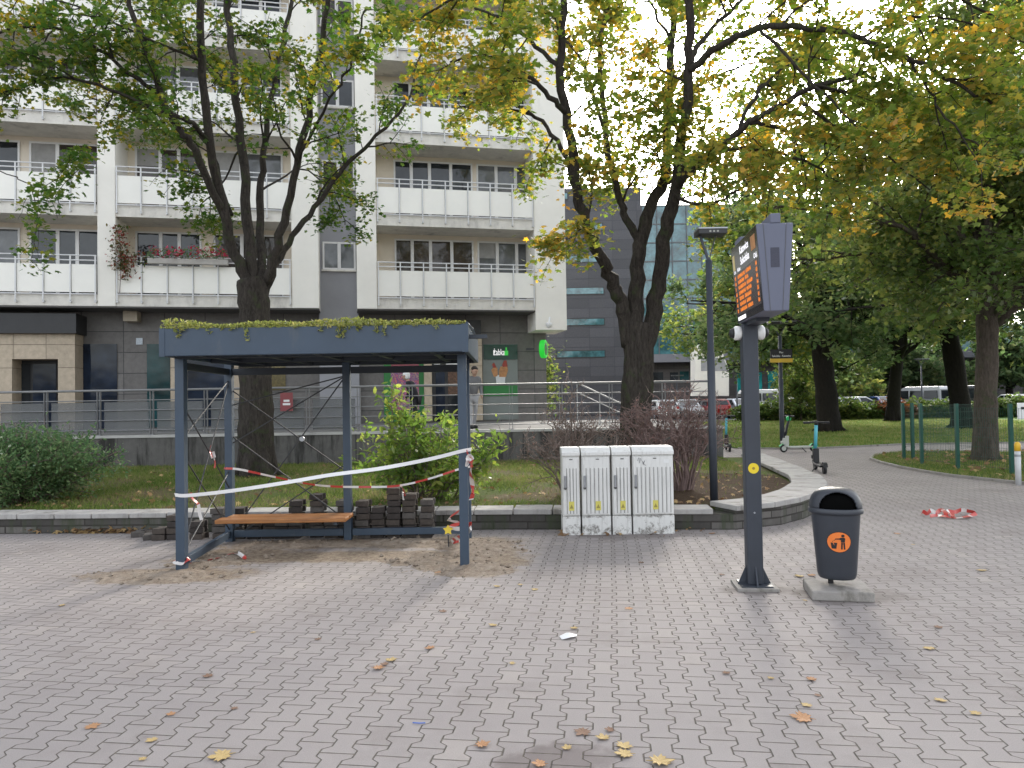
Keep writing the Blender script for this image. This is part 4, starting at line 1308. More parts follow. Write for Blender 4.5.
# ================================================================== e-scooters
def scooter(loc_, rz, label, accent, dark, lean=0, fender=None):
    s = empty('electric_scooter', loc_, rz, label, 'scooter', 'parked electric scooters')
    s.rotation_euler = (lean, 0, rz)
    A = pm('scooter accent', accent, .4, .06) if not isinstance(accent, bpy.types.Material) else accent
    Bm = pm('scooter frame', dark, .5, .1) if not isinstance(dark, bpy.types.Material) else dark
    Fm = fender or Bm
    # local X forward; wheels at +-.45
    for x in (.47, -.45):
        mb = MB(); prof = [(.07, -.022), (.105, -.03), (.115, 0), (.105, .03), (.07, .022)]
        mb.lathe(prof, 20); mb.v = [(a + x, c_, b_ + .115) for a, b_, c_ in mb.v]
        wh = mb.build('wheel', BLACKP, s, smooth=True)
        mb = MB(); mb.lathe([(.068, -.024), (.068, .024)], 16); mb.v = [(a + x, c_, b_ + .115) for a, b_, c_ in mb.v]; mb.build('hub', Fm if x < 0 else Bm, wh)
        mb = MB()
        for k in range(7):
            a0, a1 = R(25 + k * 20), R(25 + (k + 1) * 20)
            mb.add([(x + .135 * math.cos(a), y_, .115 + .135 * math.sin(a)) for a in (a0, a1) for y_ in (-.04, .04)], [(0, 1, 3, 2)])
        m = mb.build('fender', Fm, s); so = m.modifiers.new('t', 'SOLIDIFY'); so.thickness = .008
    MB().prism([(-.38, .13), (.30, .13), (.40, .17), (.40, .20), (.28, .175), (-.40, .175)], lambda u, v, t: (u, t, v), -.08, .08).build('deck', Bm, s, bevel=.01)
    mb = MB(); mb.tube([(.40, 0, .15), (.46, 0, .30), (.44, 0, .42)], [.045, .05, .045], 10); mb.box(.40, .53, -.075, .075, .25, .33); mb.box(.33, .44, -.06, .06, .18, .48); mb.build('fork', Bm, s, bevel=.006)
    MB().tube([(.44, 0, .40), (.27, 0, 1.02)], .036, 12).build('stem', A, s, smooth=True)
    MB().bar((.405, 0, .58), (.352, 0, .80), .05, .07).build('stem_label', BLACKP if dark != accent else WHITEP, s)
    mb = MB(); mb.tube([(.255, -.27, 1.05), (.26, -.08, 1.06), (.26, .08, 1.06), (.255, .27, 1.05)], .022, 8); mb.tube([(.27, 0, 1.0), (.262, 0, 1.09)], .042, 10); mb.build('handlebar', BLACKP, s, smooth=True)
    mb = MB()
    for y_ in (-.2, .2): mb.tube([(.255, y_ - .06, 1.05), (.255, y_ + .06, 1.05)], .027, 8)
    mb.build('grip', BLACKP, s)
    MB().tube([(-.05, .08, .13), (-.12, .2, .005)], .012, 6).build('kickstand', BLACKP, s)
    return s


TEAL = pm('scooter teal', (.10, .46, .56), .4, .06)
SGRN = pm('scooter green', (.02, .42, .12), .4, .06)
SWHT = pm('scooter white', (.50, .52, .48), .45, .08)
b = gnd(820, 472); s1 = scooter((b.x, b.y, 0), R(79), 'teal electric scooter with black base parked on the path by the curved low wall', TEAL, BLACKP)
b = gnd(799, 452); s2 = scooter((b.x, b.y, .0), R(187), 'white and green electric scooter parked side-on by the park lamp', BLACKP, SWHT, fender=SGRN)
lt = MB(); lt.lathe([(.05, -.03), (.075, -.02), (.075, .02), (.05, .03)], 16); lt.v = [(a + .30, c_, b_ + .98) for a, b_, c_ in lt.v]; lt.build('head_pod', SGRN, s2)
b = gnd(728, 451); s3 = scooter((b.x, b.y, .0), R(80), 'blue electric scooter half hidden behind the brown twiggy bush', TEAL, BLACKP)

# ================================================================== parked cars
def carprofile(kind):
    if kind == 'van': return [(-2.2, .35), (-2.2, 1.15), (-2.15, 1.95), (-2.0, 2.15), (.75, 2.15), (1.25, 1.95), (1.75, 1.25), (2.35, 1.05), (2.45, .7), (2.45, .35)]
    return [(-2.05, .3), (-2.1, .75), (-1.95, .98), (-1.55, 1.38), (-.9, 1.48), (.15, 1.46), (1.0, .98), (1.85, .82), (2.08, .62), (2.08, .3)]


PAINT = {}
def paint(c):
    if c not in PAINT:
        M = Mat('car paint %d' % len(PAINT)); M.color(c); M.set(.25); M.b.inputs['Coat Weight'].default_value = .6
        PAINT[c] = M.m
    return PAINT[c]


def car(px, Y, rz, c, label, kind='car'):
    p = at(px, 400, Y)
    r = empty('parked_van' if kind == 'van' else 'parked_car', (p.x, Y, .012), rz, label, 'van' if kind == 'van' else 'car', 'vehicles parked behind the hedge')
    prof = carprofile(kind); hw = .92 if kind == 'van' else .86
    mb = MB(); n = len(prof); vs = []
    belt = 1.2 if kind == 'van' else .95
    for s in (-1, 1):
        for u, v in prof:
            tp = 1 - max(0, v - belt) * (.09 if kind == 'van' else .26) - max(0, abs(u) - 1.6) * .12
            vs.append((u, s * hw * tp, v))
    fs = [tuple(range(n)), tuple(range(2 * n - 1, n - 1, -1))] + [(i, i + n, (i + 1) % n + n, (i + 1) % n) for i in range(n)]
    mb.add(vs, fs); mb.build('body', paint(c), r, bevel=.05)
    # glass: side panes, windscreen, rear window
    gm = MB()
    def pane(pts, off):
        vv = [Vector(q) for q in pts]; nn_ = (vv[1] - vv[0]).cross(vv[2] - vv[0]).normalized()
        if nn_.dot(Vector(off)) < 0: nn_ = -nn_
        gm.add([q + nn_ * .012 for q in vv] + [q - nn_ * .03 for q in vv], [(0, 1, 2, 3), (7, 6, 5, 4), (0, 4, 5, 1), (1, 5, 6, 2), (2, 6, 7, 3), (3, 7, 4, 0)])
    if kind == 'van':
        y_ = lambda v: hw * (1 - max(0, v - belt) * .09)
        for s in (-1, 1):
            for u0, u1, u2, u3 in ((.45, 1.55, 1.15, .45), (-.75, .3, .3, -.75), (-2.0, -.9, -.9, -1.95)):
                pane([(u0, s * y_(1.25), 1.25), (u1, s * y_(1.25), 1.25), (u2, s * y_(1.85), 1.85), (u3, s * y_(1.85), 1.85)], (0, s, 0))
        pane([(1.72, -.75, 1.32), (1.72, .75, 1.32), (1.3, .7, 1.9), (1.3, -.7, 1.9)], (1, 0, .5))
        pane([(-2.19, -.7, 1.25), (-2.19, .7, 1.25), (-2.155, .68, 1.85), (-2.155, -.68, 1.85)], (-1, 0, .1))
    else:
        y_ = lambda v: hw * (1 - max(0, v - belt) * .26)
        for s in (-1, 1):
            for u0, u1, u2, u3 in ((-.35, .78, .1, -.35), (-1.45, -.45, -.45, -1.2)):
                pane([(u0, s * y_(1.0), 1.0), (u1, s * y_(1.0), 1.0), (u2, s * y_(1.38), 1.38), (u3, s * y_(1.38), 1.38)], (0, s, 0))
        pane([(.93, -.7, 1.02), (.93, .7, 1.02), (.25, .62, 1.42), (.25, -.62, 1.42)], (1, 0, 1))
        pane([(-1.9, -.66, 1.04), (-1.9, .66, 1.04), (-1.58, .6, 1.35), (-1.58, -.6, 1.35)], (-1, 0, .6))
    gm.build('window', GLASSD, r)
    xe = 2.2 if kind == 'van' else 2.0
    for s in (-1, 1):
        MB().box(xe - .1, (2.46 if kind == 'van' else 2.05), s * .66 - .16, s * .66 + .16, .68, .82).build('headlight', WHITEP, r, bevel=.02)
        MB().box(-xe - (.02 if kind == 'van' else .08), -xe + .1, s * .68 - .1, s * .68 + .1, .75, .98).build('tail_light', pm('tail red', (.4, .015, .01), .3) if 'tail red' not in bpy.data.materials else bpy.data.materials['tail red'], r, bevel=.02)
    wx = 1.45 if kind == 'van' else 1.28
    for u in (-wx, wx):
        for s in (-1, 1):
            mb = MB(); mb.lathe([(.2, -.1), (.31, -.1), (.32, 0), (.31, .1), (.2, .1)], 18); mb.v = [(a + u, c_ + s * (hw - .08), b_ + .32) for a, b_, c_ in mb.v]
            wh = mb.build('wheel', BLACKP, r)
            mb = MB(); mb.lathe([(.19, -.105), (.19, .105)], 14); mb.v = [(a + u, c_ + s * (hw - .08), b_ + .32) for a, b_, c_ in mb.v]; mb.build('rim', GALV, wh)
    return r


WH, SI, RE, BU, DK = (.70, .71, .72), (.42, .43, .45), (.28, .015, .015), (.03, .07, .22), (.02, .022, .025)
car(661, 57, R(95), WH, 'white car parked beside the maple trunk behind the twiggy bush')
car(686, 57.5, R(-88), SI, 'silver car parked between the white car and the red one')
car(712, 56.5, R(92), RE, 'bright red car glimpsed behind the brown bush beside the lamp pole')
car(741, 57, R(-85), (.55, .6, .68), 'pale blue car parked just left of the display pole')
car(768, 59, R(3), WH, 'long white van parked broadside behind the hedge under the office', 'van')
car(803, 56.5, R(-4), WH, 'white car parked side-on behind the sapling and hedge')
car(841, 57, R(88), SI, 'silver car with red lights just right of the thick park trunk')
car(860, 56.5, R(0), WH, 'white hatchback parked side-on left of the blue car')
car(886, 55.5, R(-90), BU, 'blue car parked beside the slender park trunk')
car(922, 56.5, R(112), SI, 'silver van parked side-on behind the green fence', 'van')
car(975, 54.5, R(60), DK, 'dark van parked between the two right-hand park trunks', 'van')
car(1012, 57, R(85), WH, 'white car parked at the right end of the row')

# ================================================================== people on the terrace
def person(base, h, rz, label, jacket, trousers, hair, lean=.12, cap=None):
    r = empty('person', base, rz, label, 'person')
    k = h / 1.7
    J = {'pel': (0, 0, .92), 'wst': (0, .02 + lean * .3, 1.08), 'chest': (0, lean * .9 + .02, 1.32), 'neck': (0, lean * 1.25 + .03, 1.46), 'head': (0, lean * 1.5 + .06, 1.56)}
    for s, n in ((-1, 'l'), (1, 'r')):
        J['sh' + n] = (s * .17, lean * 1.0 + .02, 1.40); J['el' + n] = (s * .22, lean + .02 + s * .05, 1.12); J['wr' + n] = (s * .21, lean + .16 + s * .08, .92)
        J['hip' + n] = (s * .09, 0, .88); J['kn' + n] = (s * .10, .06 + s * .10, .50); J['an' + n] = (s * .10, -.02 + s * .18, .085); J['toe' + n] = (s * .11, .14 + s * .18, .035)
        for f in range(5):
            J['f%d%s' % (f, n)] = (s * (.205 + .008 * (f - 2)), lean + .19 + s * .08 + .012 * (f - 2), .825 + .012 * abs(f - 2) + (.03 if f == 4 else 0))
    rad = {'pel': .13, 'wst': .12, 'chest': .14, 'neck': .055, 'head': .06, 'sh': .06, 'el': .042, 'wr': .03, 'hip': .09, 'kn': .058, 'an': .04, 'toe': .035, 'f': .008}

    def skin(name, edges, grow, m, parent, root):
        names = []
        for a, b in edges:
            for q in (a, b):
                if q not in names: names.append(q)
        me = bpy.data.meshes.new(name)
        me.from_pydata([Vector(J[q]) * k for q in names], [(names.index(a), names.index(b)) for a, b in edges], [])
        me.materials.append(m)
        o = bpy.data.objects.new(name, me); COL.objects.link(o); o.parent = parent
        md = o.modifiers.new('skin', 'SKIN'); md.use_smooth_shade = True
        for i, q in enumerate(names):
            rv = [rad[x] for x in (q, q[:-1], q[:1]) if x in rad][0] * grow * k
            me.skin_vertices[0].data[i].radius = (rv, rv)
        me.skin_vertices[0].data[names.index(root)].use_root = True
        sb = o.modifiers.new('sub', 'SUBSURF'); sb.levels = sb.render_levels = 1
        return o
    SK = bpy.data.materials.get('skin tone') or pm('skin tone', (.42, .26, .19), .6, .05)
    core = [('pel', 'wst'), ('wst', 'chest'), ('chest', 'neck'), ('neck', 'head')]
    arms = [e for n in 'lr' for e in (('chest', 'sh' + n), ('sh' + n, 'el' + n), ('el' + n, 'wr' + n))]
    legs = [e for n in 'lr' for e in (('pel', 'hip' + n), ('hip' + n, 'kn' + n), ('kn' + n, 'an' + n), ('an' + n, 'toe' + n))]
    hands = [('wr' + n, 'f%d%s' % (f, n)) for n in 'lr' for f in range(5)]
    body = skin('body', core + arms + legs + hands, 1, SK, r, 'pel')
    skin('jacket', [('pel', 'wst'), ('wst', 'chest'), ('chest', 'neck')] + arms, 1.3, jacket, r, 'pel')
    skin('trousers', [e for e in legs if 'toe' not in e[1][:3]], 1.15, trousers, r, 'pel')
    hx = Vector(J['head']) * k + Vector((0, .01, .06))
    mb = MB(); mb.lathe([(.02, -.115), (.055, -.10), (.075, -.05), (.082, .0), (.078, .05), (.05, .095), (.01, .11)], 18, c=tuple(hx), sy=1.2)
    mb.box(hx.x - .012, hx.x + .012, hx.y + .09, hx.y + .115, hx.z - .035, hx.z + .01)
    for s in (-1, 1): mb.box(hx.x + s * .084 - .008, hx.x + s * .084 + .008, hx.y - .015, hx.y + .02, hx.z - .03, hx.z + .03)
    mb.build('head', SK, r, smooth=True)
    mb = MB(); mb.lathe([(.084, .015), (.091, .04), (.086, .075), (.058, .112), (.01, .125)], 18, c=(hx.x, hx.y - .012, hx.z), sy=1.2)
    mb.lathe([(.06, -.08), (.085, -.04), (.088, .02), (.07, .05)], 18, c=(hx.x, hx.y - .03, hx.z), sy=1.0)
    mb.build('cap' if cap else 'hair', hair, r, smooth=True)
    mb = MB()
    for n in 'lr':
        a = Vector(J['an' + n]) * k; t_ = Vector(J['toe' + n]) * k
        mb.tube([(a.x, a.y - .05, .045), (a.x, a.y + .04, .05), (t_.x, t_.y + .04, .035)], [.042, .05, .038], 10)
    mb.build('shoe', BLACKP, r, smooth=True)
    return r


b = at(415.5, 400, 20.5); b.z = TERZ - .01
person(b, 1.5, R(75), 'person in a white cap and dark coat walking along the terrace past the poster', pm('dark coat', (.018, .018, .024), .9), pm('dark trousers', (.015, .015, .02), .9), pm('white cap', (.75, .75, .75), .8), lean=.16, cap=True)
b = at(472.5, 400, 19.6); b.z = TERZ - .01
person(b, 1.58, R(200), 'person in a grey jacket half hidden behind the shelter\'s right front post', pm('grey jacket', (.16, .16, .17), .9), pm('pale trousers', (.40, .40, .42), .9), pm('dark hair', (.02, .015, .012), .8))
# ================================================================== vegetation
def mesh_from_arrays(name, V, K, mats, parent=None, origin=None):
    """V: (N*K, 3) vertices of N separate K-gons"""
    V = np.asarray(V, dtype=np.float32)
    if origin is not None: V = V - np.asarray(origin, dtype=np.float32)
    N = len(V) // K
    me = bpy.data.meshes.new(name)
    me.vertices.add(N * K); me.vertices.foreach_set('co', V.ravel())
    me.loops.add(N * K); me.loops.foreach_set('vertex_index', np.arange(N * K, dtype=np.int32))
    me.polygons.add(N); me.polygons.foreach_set('loop_start', np.arange(N, dtype=np.int32) * K)
    me.materials.append(mats)
    me.update(calc_edges=True); me.validate()
    o = bpy.data.objects.new(name, me); COL.objects.link(o); o.parent = parent
    return o


MAPLE = np.array([(0, -.35), (.12, -.28), (.42, -.30), (.30, -.05), (.55, .18), (.24, .22), (0, .62), (-.24, .22), (-.55, .18), (-.30, -.05), (-.42, -.30), (-.12, -.28)])
OVAL = np.array([(0, -.5), (.2, -.1), (.17, .2), (0, .5), (-.17, .2), (-.2, -.1)])
QUADL = np.array([(0, -.5), (.3, .0), (0, .5), (-.3, .05)])


def leaves(name, P, size, tmpl, m, parent=None, origin=None, flat=.8, curl=.25, rg=rng, dirs=None):
    N = len(P)
    nrm = rg.normal(size=(N, 3)) * flat + np.array([0, 0, 1.])
    nrm /= np.linalg.norm(nrm, axis=1, keepdims=True)
    t = rg.normal(size=(N, 3)); t -= nrm * (t * nrm).sum(1, keepdims=True); t /= np.linalg.norm(t, axis=1, keepdims=True)
    b = np.cross(nrm, t)
    s = size * rg.uniform(.45, 1.4, size=(N, 1, 1))
    r2 = (tmpl ** 2).sum(1)
    cu = curl * rg.uniform(.2, 1.6, size=(N, 1, 1))
    V = P[:, None, :] + s * (tmpl[None, :, 0:1] * t[:, None] + tmpl[None, :, 1:2] * b[:, None] - (cu * r2[None, :, None]) * nrm[:, None])
    return mesh_from_arrays(name, V.reshape(-1, 3), len(tmpl), m, parent, origin)


def smooth_path(pts, n=5, jit=0.0, rg=random):
    P = [Vector(p) for p in pts]; Q = []
    for i in range(len(P) - 1):
        p0, p1, p2, p3 = P[max(i - 1, 0)], P[i], P[i + 1], P[min(i + 2, len(P) - 1)]
        for k in range(n):
            t = k / n
            q = .5 * ((2 * p1) + (p2 - p0) * t + (2 * p0 - 5 * p1 + 4 * p2 - p3) * t * t + (3 * p1 - p0 - 3 * p2 + p3) * t ** 3)
            if jit and (i or k): q += Vector((rg.uniform(-jit, jit), rg.uniform(-jit, jit), rg.uniform(-jit, jit) * .4))
            Q.append(q)
    Q.append(P[-1]); return Q


class Tree:
    def __init__(s, seed):
        s.r = random.Random(seed); s.mb = MB(); s.tw = []; s.limbs = []; s.l1 = []; s.l2 = []

    def limb(s, pts, r0, r1, n=12, keep=True, jit=.03, segs=5):
        Q = smooth_path(pts, segs, jit, s.r); k = len(Q)
        rad = [r0 + (r1 - r0) * (i / (k - 1)) ** .8 for i in range(k)]
        rad = [x * s.r.uniform(.94, 1.06) for x in rad]
        s.mb.tube(Q, rad, n)
        if keep: s.limbs.append((Q, rad))
        return Q

    def grow(s, par, n, lo, hi, tmin, up, k, ang=(30, 65), droop=0., nsides=5, rscale=.0155, out=None):
        res = []
        for Q, rad in par:
            m = len(Q)
            L = sum((Q[i + 1] - Q[i]).length for i in range(m - 1))
            cnt = n(L) if callable(n) else n
            for i in range(cnt):
                t = tmin + (1 - tmin) * (i + s.r.random()) / max(cnt, 1)
                f = t * (m - 1); j = min(int(f), m - 2); p = Q[j].lerp(Q[j + 1], f - j); pr = rad[j]
                tan = (Q[j + 1] - Q[j]).normalized()
                az = s.r.uniform(0, 2 * math.pi); a = tan.orthogonal().normalized(); b = tan.cross(a)
                ph = R(s.r.uniform(*ang))
                d = tan * math.cos(ph) + (a * math.cos(az) + b * math.sin(az)) * math.sin(ph) + Vector((0, 0, up))
                if out is not None: d += out(p)
                d.normalize()
                ln = s.r.uniform(lo, hi) * (1.1 - .55 * t)
                r0 = min(pr * .65, ln * rscale); pts = [p]; q = p.copy(); dd = d.copy()
                for c in range(k):
                    dd += Vector((s.r.uniform(-.3, .3), s.r.uniform(-.3, .3), s.r.uniform(-.25, .25) - droop)); dd.normalize()
                    q = q + dd * ln / k; pts.append(q)
                rr = [r0 * (1 - .75 * c / k) + .002 for c in range(k + 1)]
                s.mb.tube(pts, rr, nsides, cap=False); res.append((pts, rr))
        return res

    def leafpts(s, par, per, tmin=.25, spread=.06, ok=None, zs=.8):
        out = []
        for Q, rad in par:
            m = len(Q)
            c = s.r.randint(int(per * .6), int(per * 1.4))
            for i in range(c):
                t = tmin + (1 - tmin) * s.r.random(); f = t * (m - 1); j = min(int(f), m - 2); p = Q[j].lerp(Q[j + 1], f - j)
                p = p + Vector((s.r.gauss(0, spread), s.r.gauss(0, spread), s.r.gauss(-.02, spread * zs)))
                if ok is None or ok(p): out.append(p)
        return np.array([tuple(p) for p in out])


LEAF1 = leafmat('green yellow maple leaves', [(.0, (.03, .075, .018)), (.42, (.065, .12, .027)), (.64, (.14, .17, .038)), (.80, (.34, .26, .05)), (1, (.42, .20, .06))], .45, .5, .45)
LEAF2 = leafmat('yellowing maple leaves', [(.0, (.055, .10, .022)), (.40, (.11, .155, .035)), (.60, (.22, .215, .055)), (.77, (.42, .275, .07)), (1, (.46, .20, .065))], .42, .56, .5)
LEAF3 = leafmat('dark park leaves', [(.0, (.038, .07, .032)), (.5, (.08, .12, .052)), (.75, (.14, .165, .075)), (1, (.24, .20, .11))], .35, .48, .55)
LEAF4 = leafmat('olive park leaves', [(.0, (.045, .085, .025)), (.5, (.10, .14, .045)), (.75, (.20, .21, .065)), (1, (.35, .24, .08))], .3, .5, .5)


def px_limb(base_Y, spec):
    """spec: [(px, py, dY)...] measured outlines turned into points with their own distance"""
    return [at(x, y, base_Y + (d if d > -1.5 else -1.5 + (d + 1.5) * .45)) for x, y, d in spec]


def build_tree(name, T, base, label, bark, crownP, size, tmpl, lm, group=None, flat=.8):
    r = empty(name, base, 0, label, 'tree', group)
    T.mb.build('trunk', bark, r, smooth=True, origin=base, fixn=False)
    leaves('crown', crownP, size, tmpl, lm, r, origin=base, flat=flat)
    return r


# ---- maple behind the shelter
Y1 = 15.0
T = Tree(3)
bs = at(257, 474, Y1); bs.z = BEDZ
T.limb([bs + Vector((0, 0, -.1)), at(257, 455, Y1), at(256, 420, Y1), at(255, 360, Y1), at(254, 310, Y1), at(252, 280, Y1)], .36, .30, 16, keep=False, jit=.015)
# flare at the foot
for k in range(6):
    a = k * 1.05 + .3
    T.mb.tube([bs + Vector((math.cos(a) * .48, math.sin(a) * .48, -.05)), bs + Vector((math.cos(a) * .30, math.sin(a) * .30, .12)), bs + Vector((math.cos(a) * .17, math.sin(a) * .17, .7))], [.06, .12, .14], 8)
lim1 = [
    ([(250, 292, 0), (238, 262, -.1), (224, 212, -.4), (208, 132, -.8), (202, 60, -1.1), (199, -20, -1.4), (188, -100, -1.8)], 0.124, .05),
    ([(255, 290, 0), (246, 200, .3), (238, 100, .7), (228, 10, 1.1), (224, -90, 1.5)], 0.124, .05),
    ([(260, 285, 0), (262, 200, .9), (263, 150, 1.2), (277, 70, 1.7), (291, 0, 2.2), (300, -90, 2.6)], 0.093, .04),
    ([(264, 285, 0), (280, 235, -.2), (298, 165, -.5), (314, 85, -.8), (327, 5, -1.2), (334, -80, -1.5)], 0.105, .04),
    ([(266, 288, 0), (284, 250, .4), (308, 215, .7), (338, 175, 1.0), (370, 143, 1.3), (404, 105, 1.7), (421, 55, 2.)], 0.081, .025),
    ([(224, 215, -.4), (196, 150, -1.2), (176, 125, -1.5), (152, 65, -2.), (130, 5, -2.4), (112, -70, -2.8)], 0.081, .04),
    ([(210, 140, -.8), (186, 120, -1.4), (150, 108, -2.0), (98, 85, -2.8), (55, 78, -3.3), (5, 92, -3.6)], 0.050, .015),
    ([(238, 100, .7), (214, 75, .9), (186, 45, 1.2), (150, 0, 1.6), (128, -60, 2.)], 0.056, .03),
    ([(165, 95, -1.7), (130, 75, -2.3), (98, 48, -2.7), (55, 28, -3.2), (0, 32, -3.6), (-50, 45, -4)], 0.043, .015),
    ([(228, 10, 1.1), (255, -40, 1.6), (300, -80, 2.2)], 0.037, .02),
    ([(232, 215, -.2), (200, 135, .5), (160, 130, 1.4), (125, 110, 2.2), (85, 95, 2.8)], 0.037, .015),
    ([(300, 160, -.5), (330, 100, -1.6), (352, 60, -2.2), (365, 10, -2.8)], 0.031, .015),
    ([(240, 150, .5), (222, 185, 1.2), (200, 205, 1.6)], 0.025, .012),
    ([(262, 190, 1.), (300, 170, 2.2), (330, 190, 2.6), (345, 225, 2.8)], 0.025, .01),
    ([(202, 60, -1.1), (150, 40, -2.4), (90, 10, -3.2), (20, -10, -3.8)], 0.031, .012),
    ([(-10, 165, -3.), (20, 180, -3.2), (45, 190, -3.3), (62, 205, -3.3)], 0.012, .006),
]
for sp, r0, r1 in lim1: T.limb(px_limb(Y1, sp), r0, r1, 10, jit=.045)
T.mb.tube(px_limb(Y1, [(5, 92, -3.6), (-30, 120, -3.4), (-10, 165, -3.)]), [.02, .02, .018], 6)
l1 = T.grow(T.limbs[:5], lambda L: int(L * 1.1) + 2, .7, 2.0, .34, .12, 5, (35, 75), .05) + T.grow(T.limbs[5:], lambda L: int(L * 1.6) + 2, .6, 1.7, .3, .12, 5, (35, 75), .05)
l2 = T.grow(l1, 5, .35, .95, .2, .04, 3, (30, 70), .1, 3)
P = T.leafpts(l2, 30, .2, .13, zs=.42)
P = np.concatenate([P, T.leafpts(l1, 9, .5, .10, zs=.42)])
print('tree1 leaves', len(P))
build_tree('maple_tree', T, bs, 'dark-stemmed green and yellow maple behind the bus shelter', BARK, P, .097, MAPLE, LEAF1, flat=.5)

# ---- maple behind the cabinets
Y2 = 14.3
T = Tree(8)
bs = at(636, 470, Y2); bs.z = BEDZ
T.limb([bs + Vector((0, 0, -.1)), at(636, 450, Y2), at(636, 410, Y2), at(638, 365, Y2), at(640, 325, Y2)], .32, .29, 16, keep=False, jit=.015)
for k in range(6):
    a = k * 1.05
    T.mb.tube([bs + Vector((math.cos(a) * .5, math.sin(a) * .5, -.05)), bs + Vector((math.cos(a) * .31, math.sin(a) * .31, .12)), bs + Vector((math.cos(a) * .17, math.sin(a) * .17, .7))], [.06, .12, .14], 8)
lim2 = [
    ([(629, 345, 0), (624, 310, -.1), (614, 285, -.3), (599, 255, -.6), (586, 220, -.9), (576, 182, -1.2), (565, 112, -1.7), (560, 55, -2.1), (568, -20, -2.4), (574, -100, -2.7)], 0.152, .05),
    ([(636, 345, 0), (636, 300, 0), (639, 245, .1), (652, 203, .3), (668, 165, .5), (667, 105, .8), (672, 40, 1.2), (676, -30, 1.6), (680, -110, 2.)], 0.176, .05),
    ([(638, 240, .1), (627, 218, .2), (617, 192, .3), (605, 130, .6), (601, 60, 1.), (607, -10, 1.4), (612, -100, 1.8)], 0.088, .04),
    ([(645, 345, 0), (655, 300, .1), (664, 240, -.3), (676, 190, -.6), (684, 130, -1.0), (690, 60, -1.4), (688, -10, -1.8), (694, -90, -2.2)], 0.184, .05),
    ([(677, 188, -.6), (692, 168, -1.2), (712, 152, -1.8), (750, 123, -2.6), (815, 88, -3.6), (866, 72, -4.2)], 0.096, .03),
    ([(565, 112, -1.7), (545, 92, -2.2), (520, 70, -2.8), (488, 56, -3.4), (450, 62, -4.)], 0.056, .015),
    ([(690, 70, -1.4), (722, 45, -2.2), (762, 28, -3.0), (812, 28, -3.8), (860, 38, -4.4), (905, 56, -4.9), (945, 78, -5.3), (992, 104, -5.7)], 0.072, .02),
    ([(905, 56, -4.9), (930, 90, -5.), (950, 125, -5.2), (985, 150, -5.4)], 0.028, .01),
    ([(576, 182, -1.2), (556, 140, -.6), (530, 112, 0), (492, 100, .6), (455, 110, 1.2)], 0.056, .012),
    ([(562, 70, -2.), (530, 40, -1.2), (495, 15, -.6), (450, 0, 0)], 0.048, .015),
    ([(605, 130, .6), (580, 60, 1.6), (550, 20, 2.3), (520, -40, 3.)], 0.048, .015),
    ([(688, 60, -1.4), (720, 20, -.2), (770, -20, .8), (830, -60, 1.6)], 0.056, .02),
    ([(668, 120, .7), (700, 85, 1.8), (745, 65, 2.6), (800, 55, 3.2)], 0.048, .015),
    ([(672, 45, 1.2), (650, 0, 2.2), (640, -60, 3)], 0.040, .015),
    ([(675, 195, -.6), (700, 205, -1.6), (730, 195, -2.3), (760, 170, -2.8)], 0.040, .012),
    ([(692, 168, .2), (720, 150, 1.4), (760, 150, 2.2), (800, 165, 2.8)], 0.040, .012),
    ([(760, 28, -3.), (800, 70, -3.8), (840, 110, -4.4), (880, 150, -4.8)], 0.032, .01),
    ([(690, -10, -1.8), (760, -50, -2.8), (850, -40, -3.8), (940, -10, -4.6), (1010, 30, -5)], 0.048, .015),
    ([(568, -20, -2.4), (520, -30, -3), (470, -10, -3.6), (420, 20, -4.)], 0.040, .015),
    ([(862, 38, -4.4), (900, 20, -4.2), (960, 20, -4.4), (1030, 45, -4.6)], 0.028, .01),
    ([(720, 150, -1.9), (765, 150, -2.2), (810, 165, -2.4), (850, 190, -2.4)], 0.040, .012),
    ([(750, 123, -2.6), (790, 130, -2.), (835, 145, -1.6), (880, 165, -1.2)], 0.040, .012),
    ([(800, 100, -3.4), (840, 130, -3.2), (880, 150, -3.), (930, 190, -2.8)], 0.032, .012),
    ([(815, 88, -3.6), (870, 95, -2.5), (930, 120, -1.8), (985, 160, -1.2)], 0.032, .012),
    ([(740, 128, -2.4), (760, 90, -1.5), (800, 60, -.6), (850, 60, 0)], 0.040, .012),
    ([(599, 250, -.6), (590, 225, -1.2), (575, 235, -1.5), (563, 240, -1.6)], 0.014, .006),
]
for sp, r0, r1 in lim2: T.limb(px_limb(Y2, sp), r0, r1, 10, jit=.045)
l1 = T.grow(T.limbs[:2] + T.limbs[3:4], lambda L: int(L * 1.3) + 2, .8, 2.0, .36, .10, 5, (35, 75), .06) + T.grow(T.limbs[2:3], lambda L: int(L * 1.6) + 2, .7, 1.8, .22, .10, 5, (35, 75), .06) + T.grow(T.limbs[4:-1], lambda L: int(L * 1.45) + 2, .7, 1.9, .25, .08, 5, (35, 75), .06) + T.grow(T.limbs[-1:], 3, .3, .6, .5, 0, 4, (30, 60), .06)
l2 = T.grow(l1, 5, .35, 1.0, .2, .03, 3, (30, 70), .1, 3)
P = np.concatenate([T.leafpts(l2, 43, .2, .15, zs=.42), T.leafpts(l1, 12, .45, .12, zs=.42)])
print('tree2 leaves', len(P))
build_tree('maple_tree', T, bs, 'tall forked maple turning yellow behind the white street cabinets', BARK, P, .103, MAPLE, LEAF2, flat=.5)


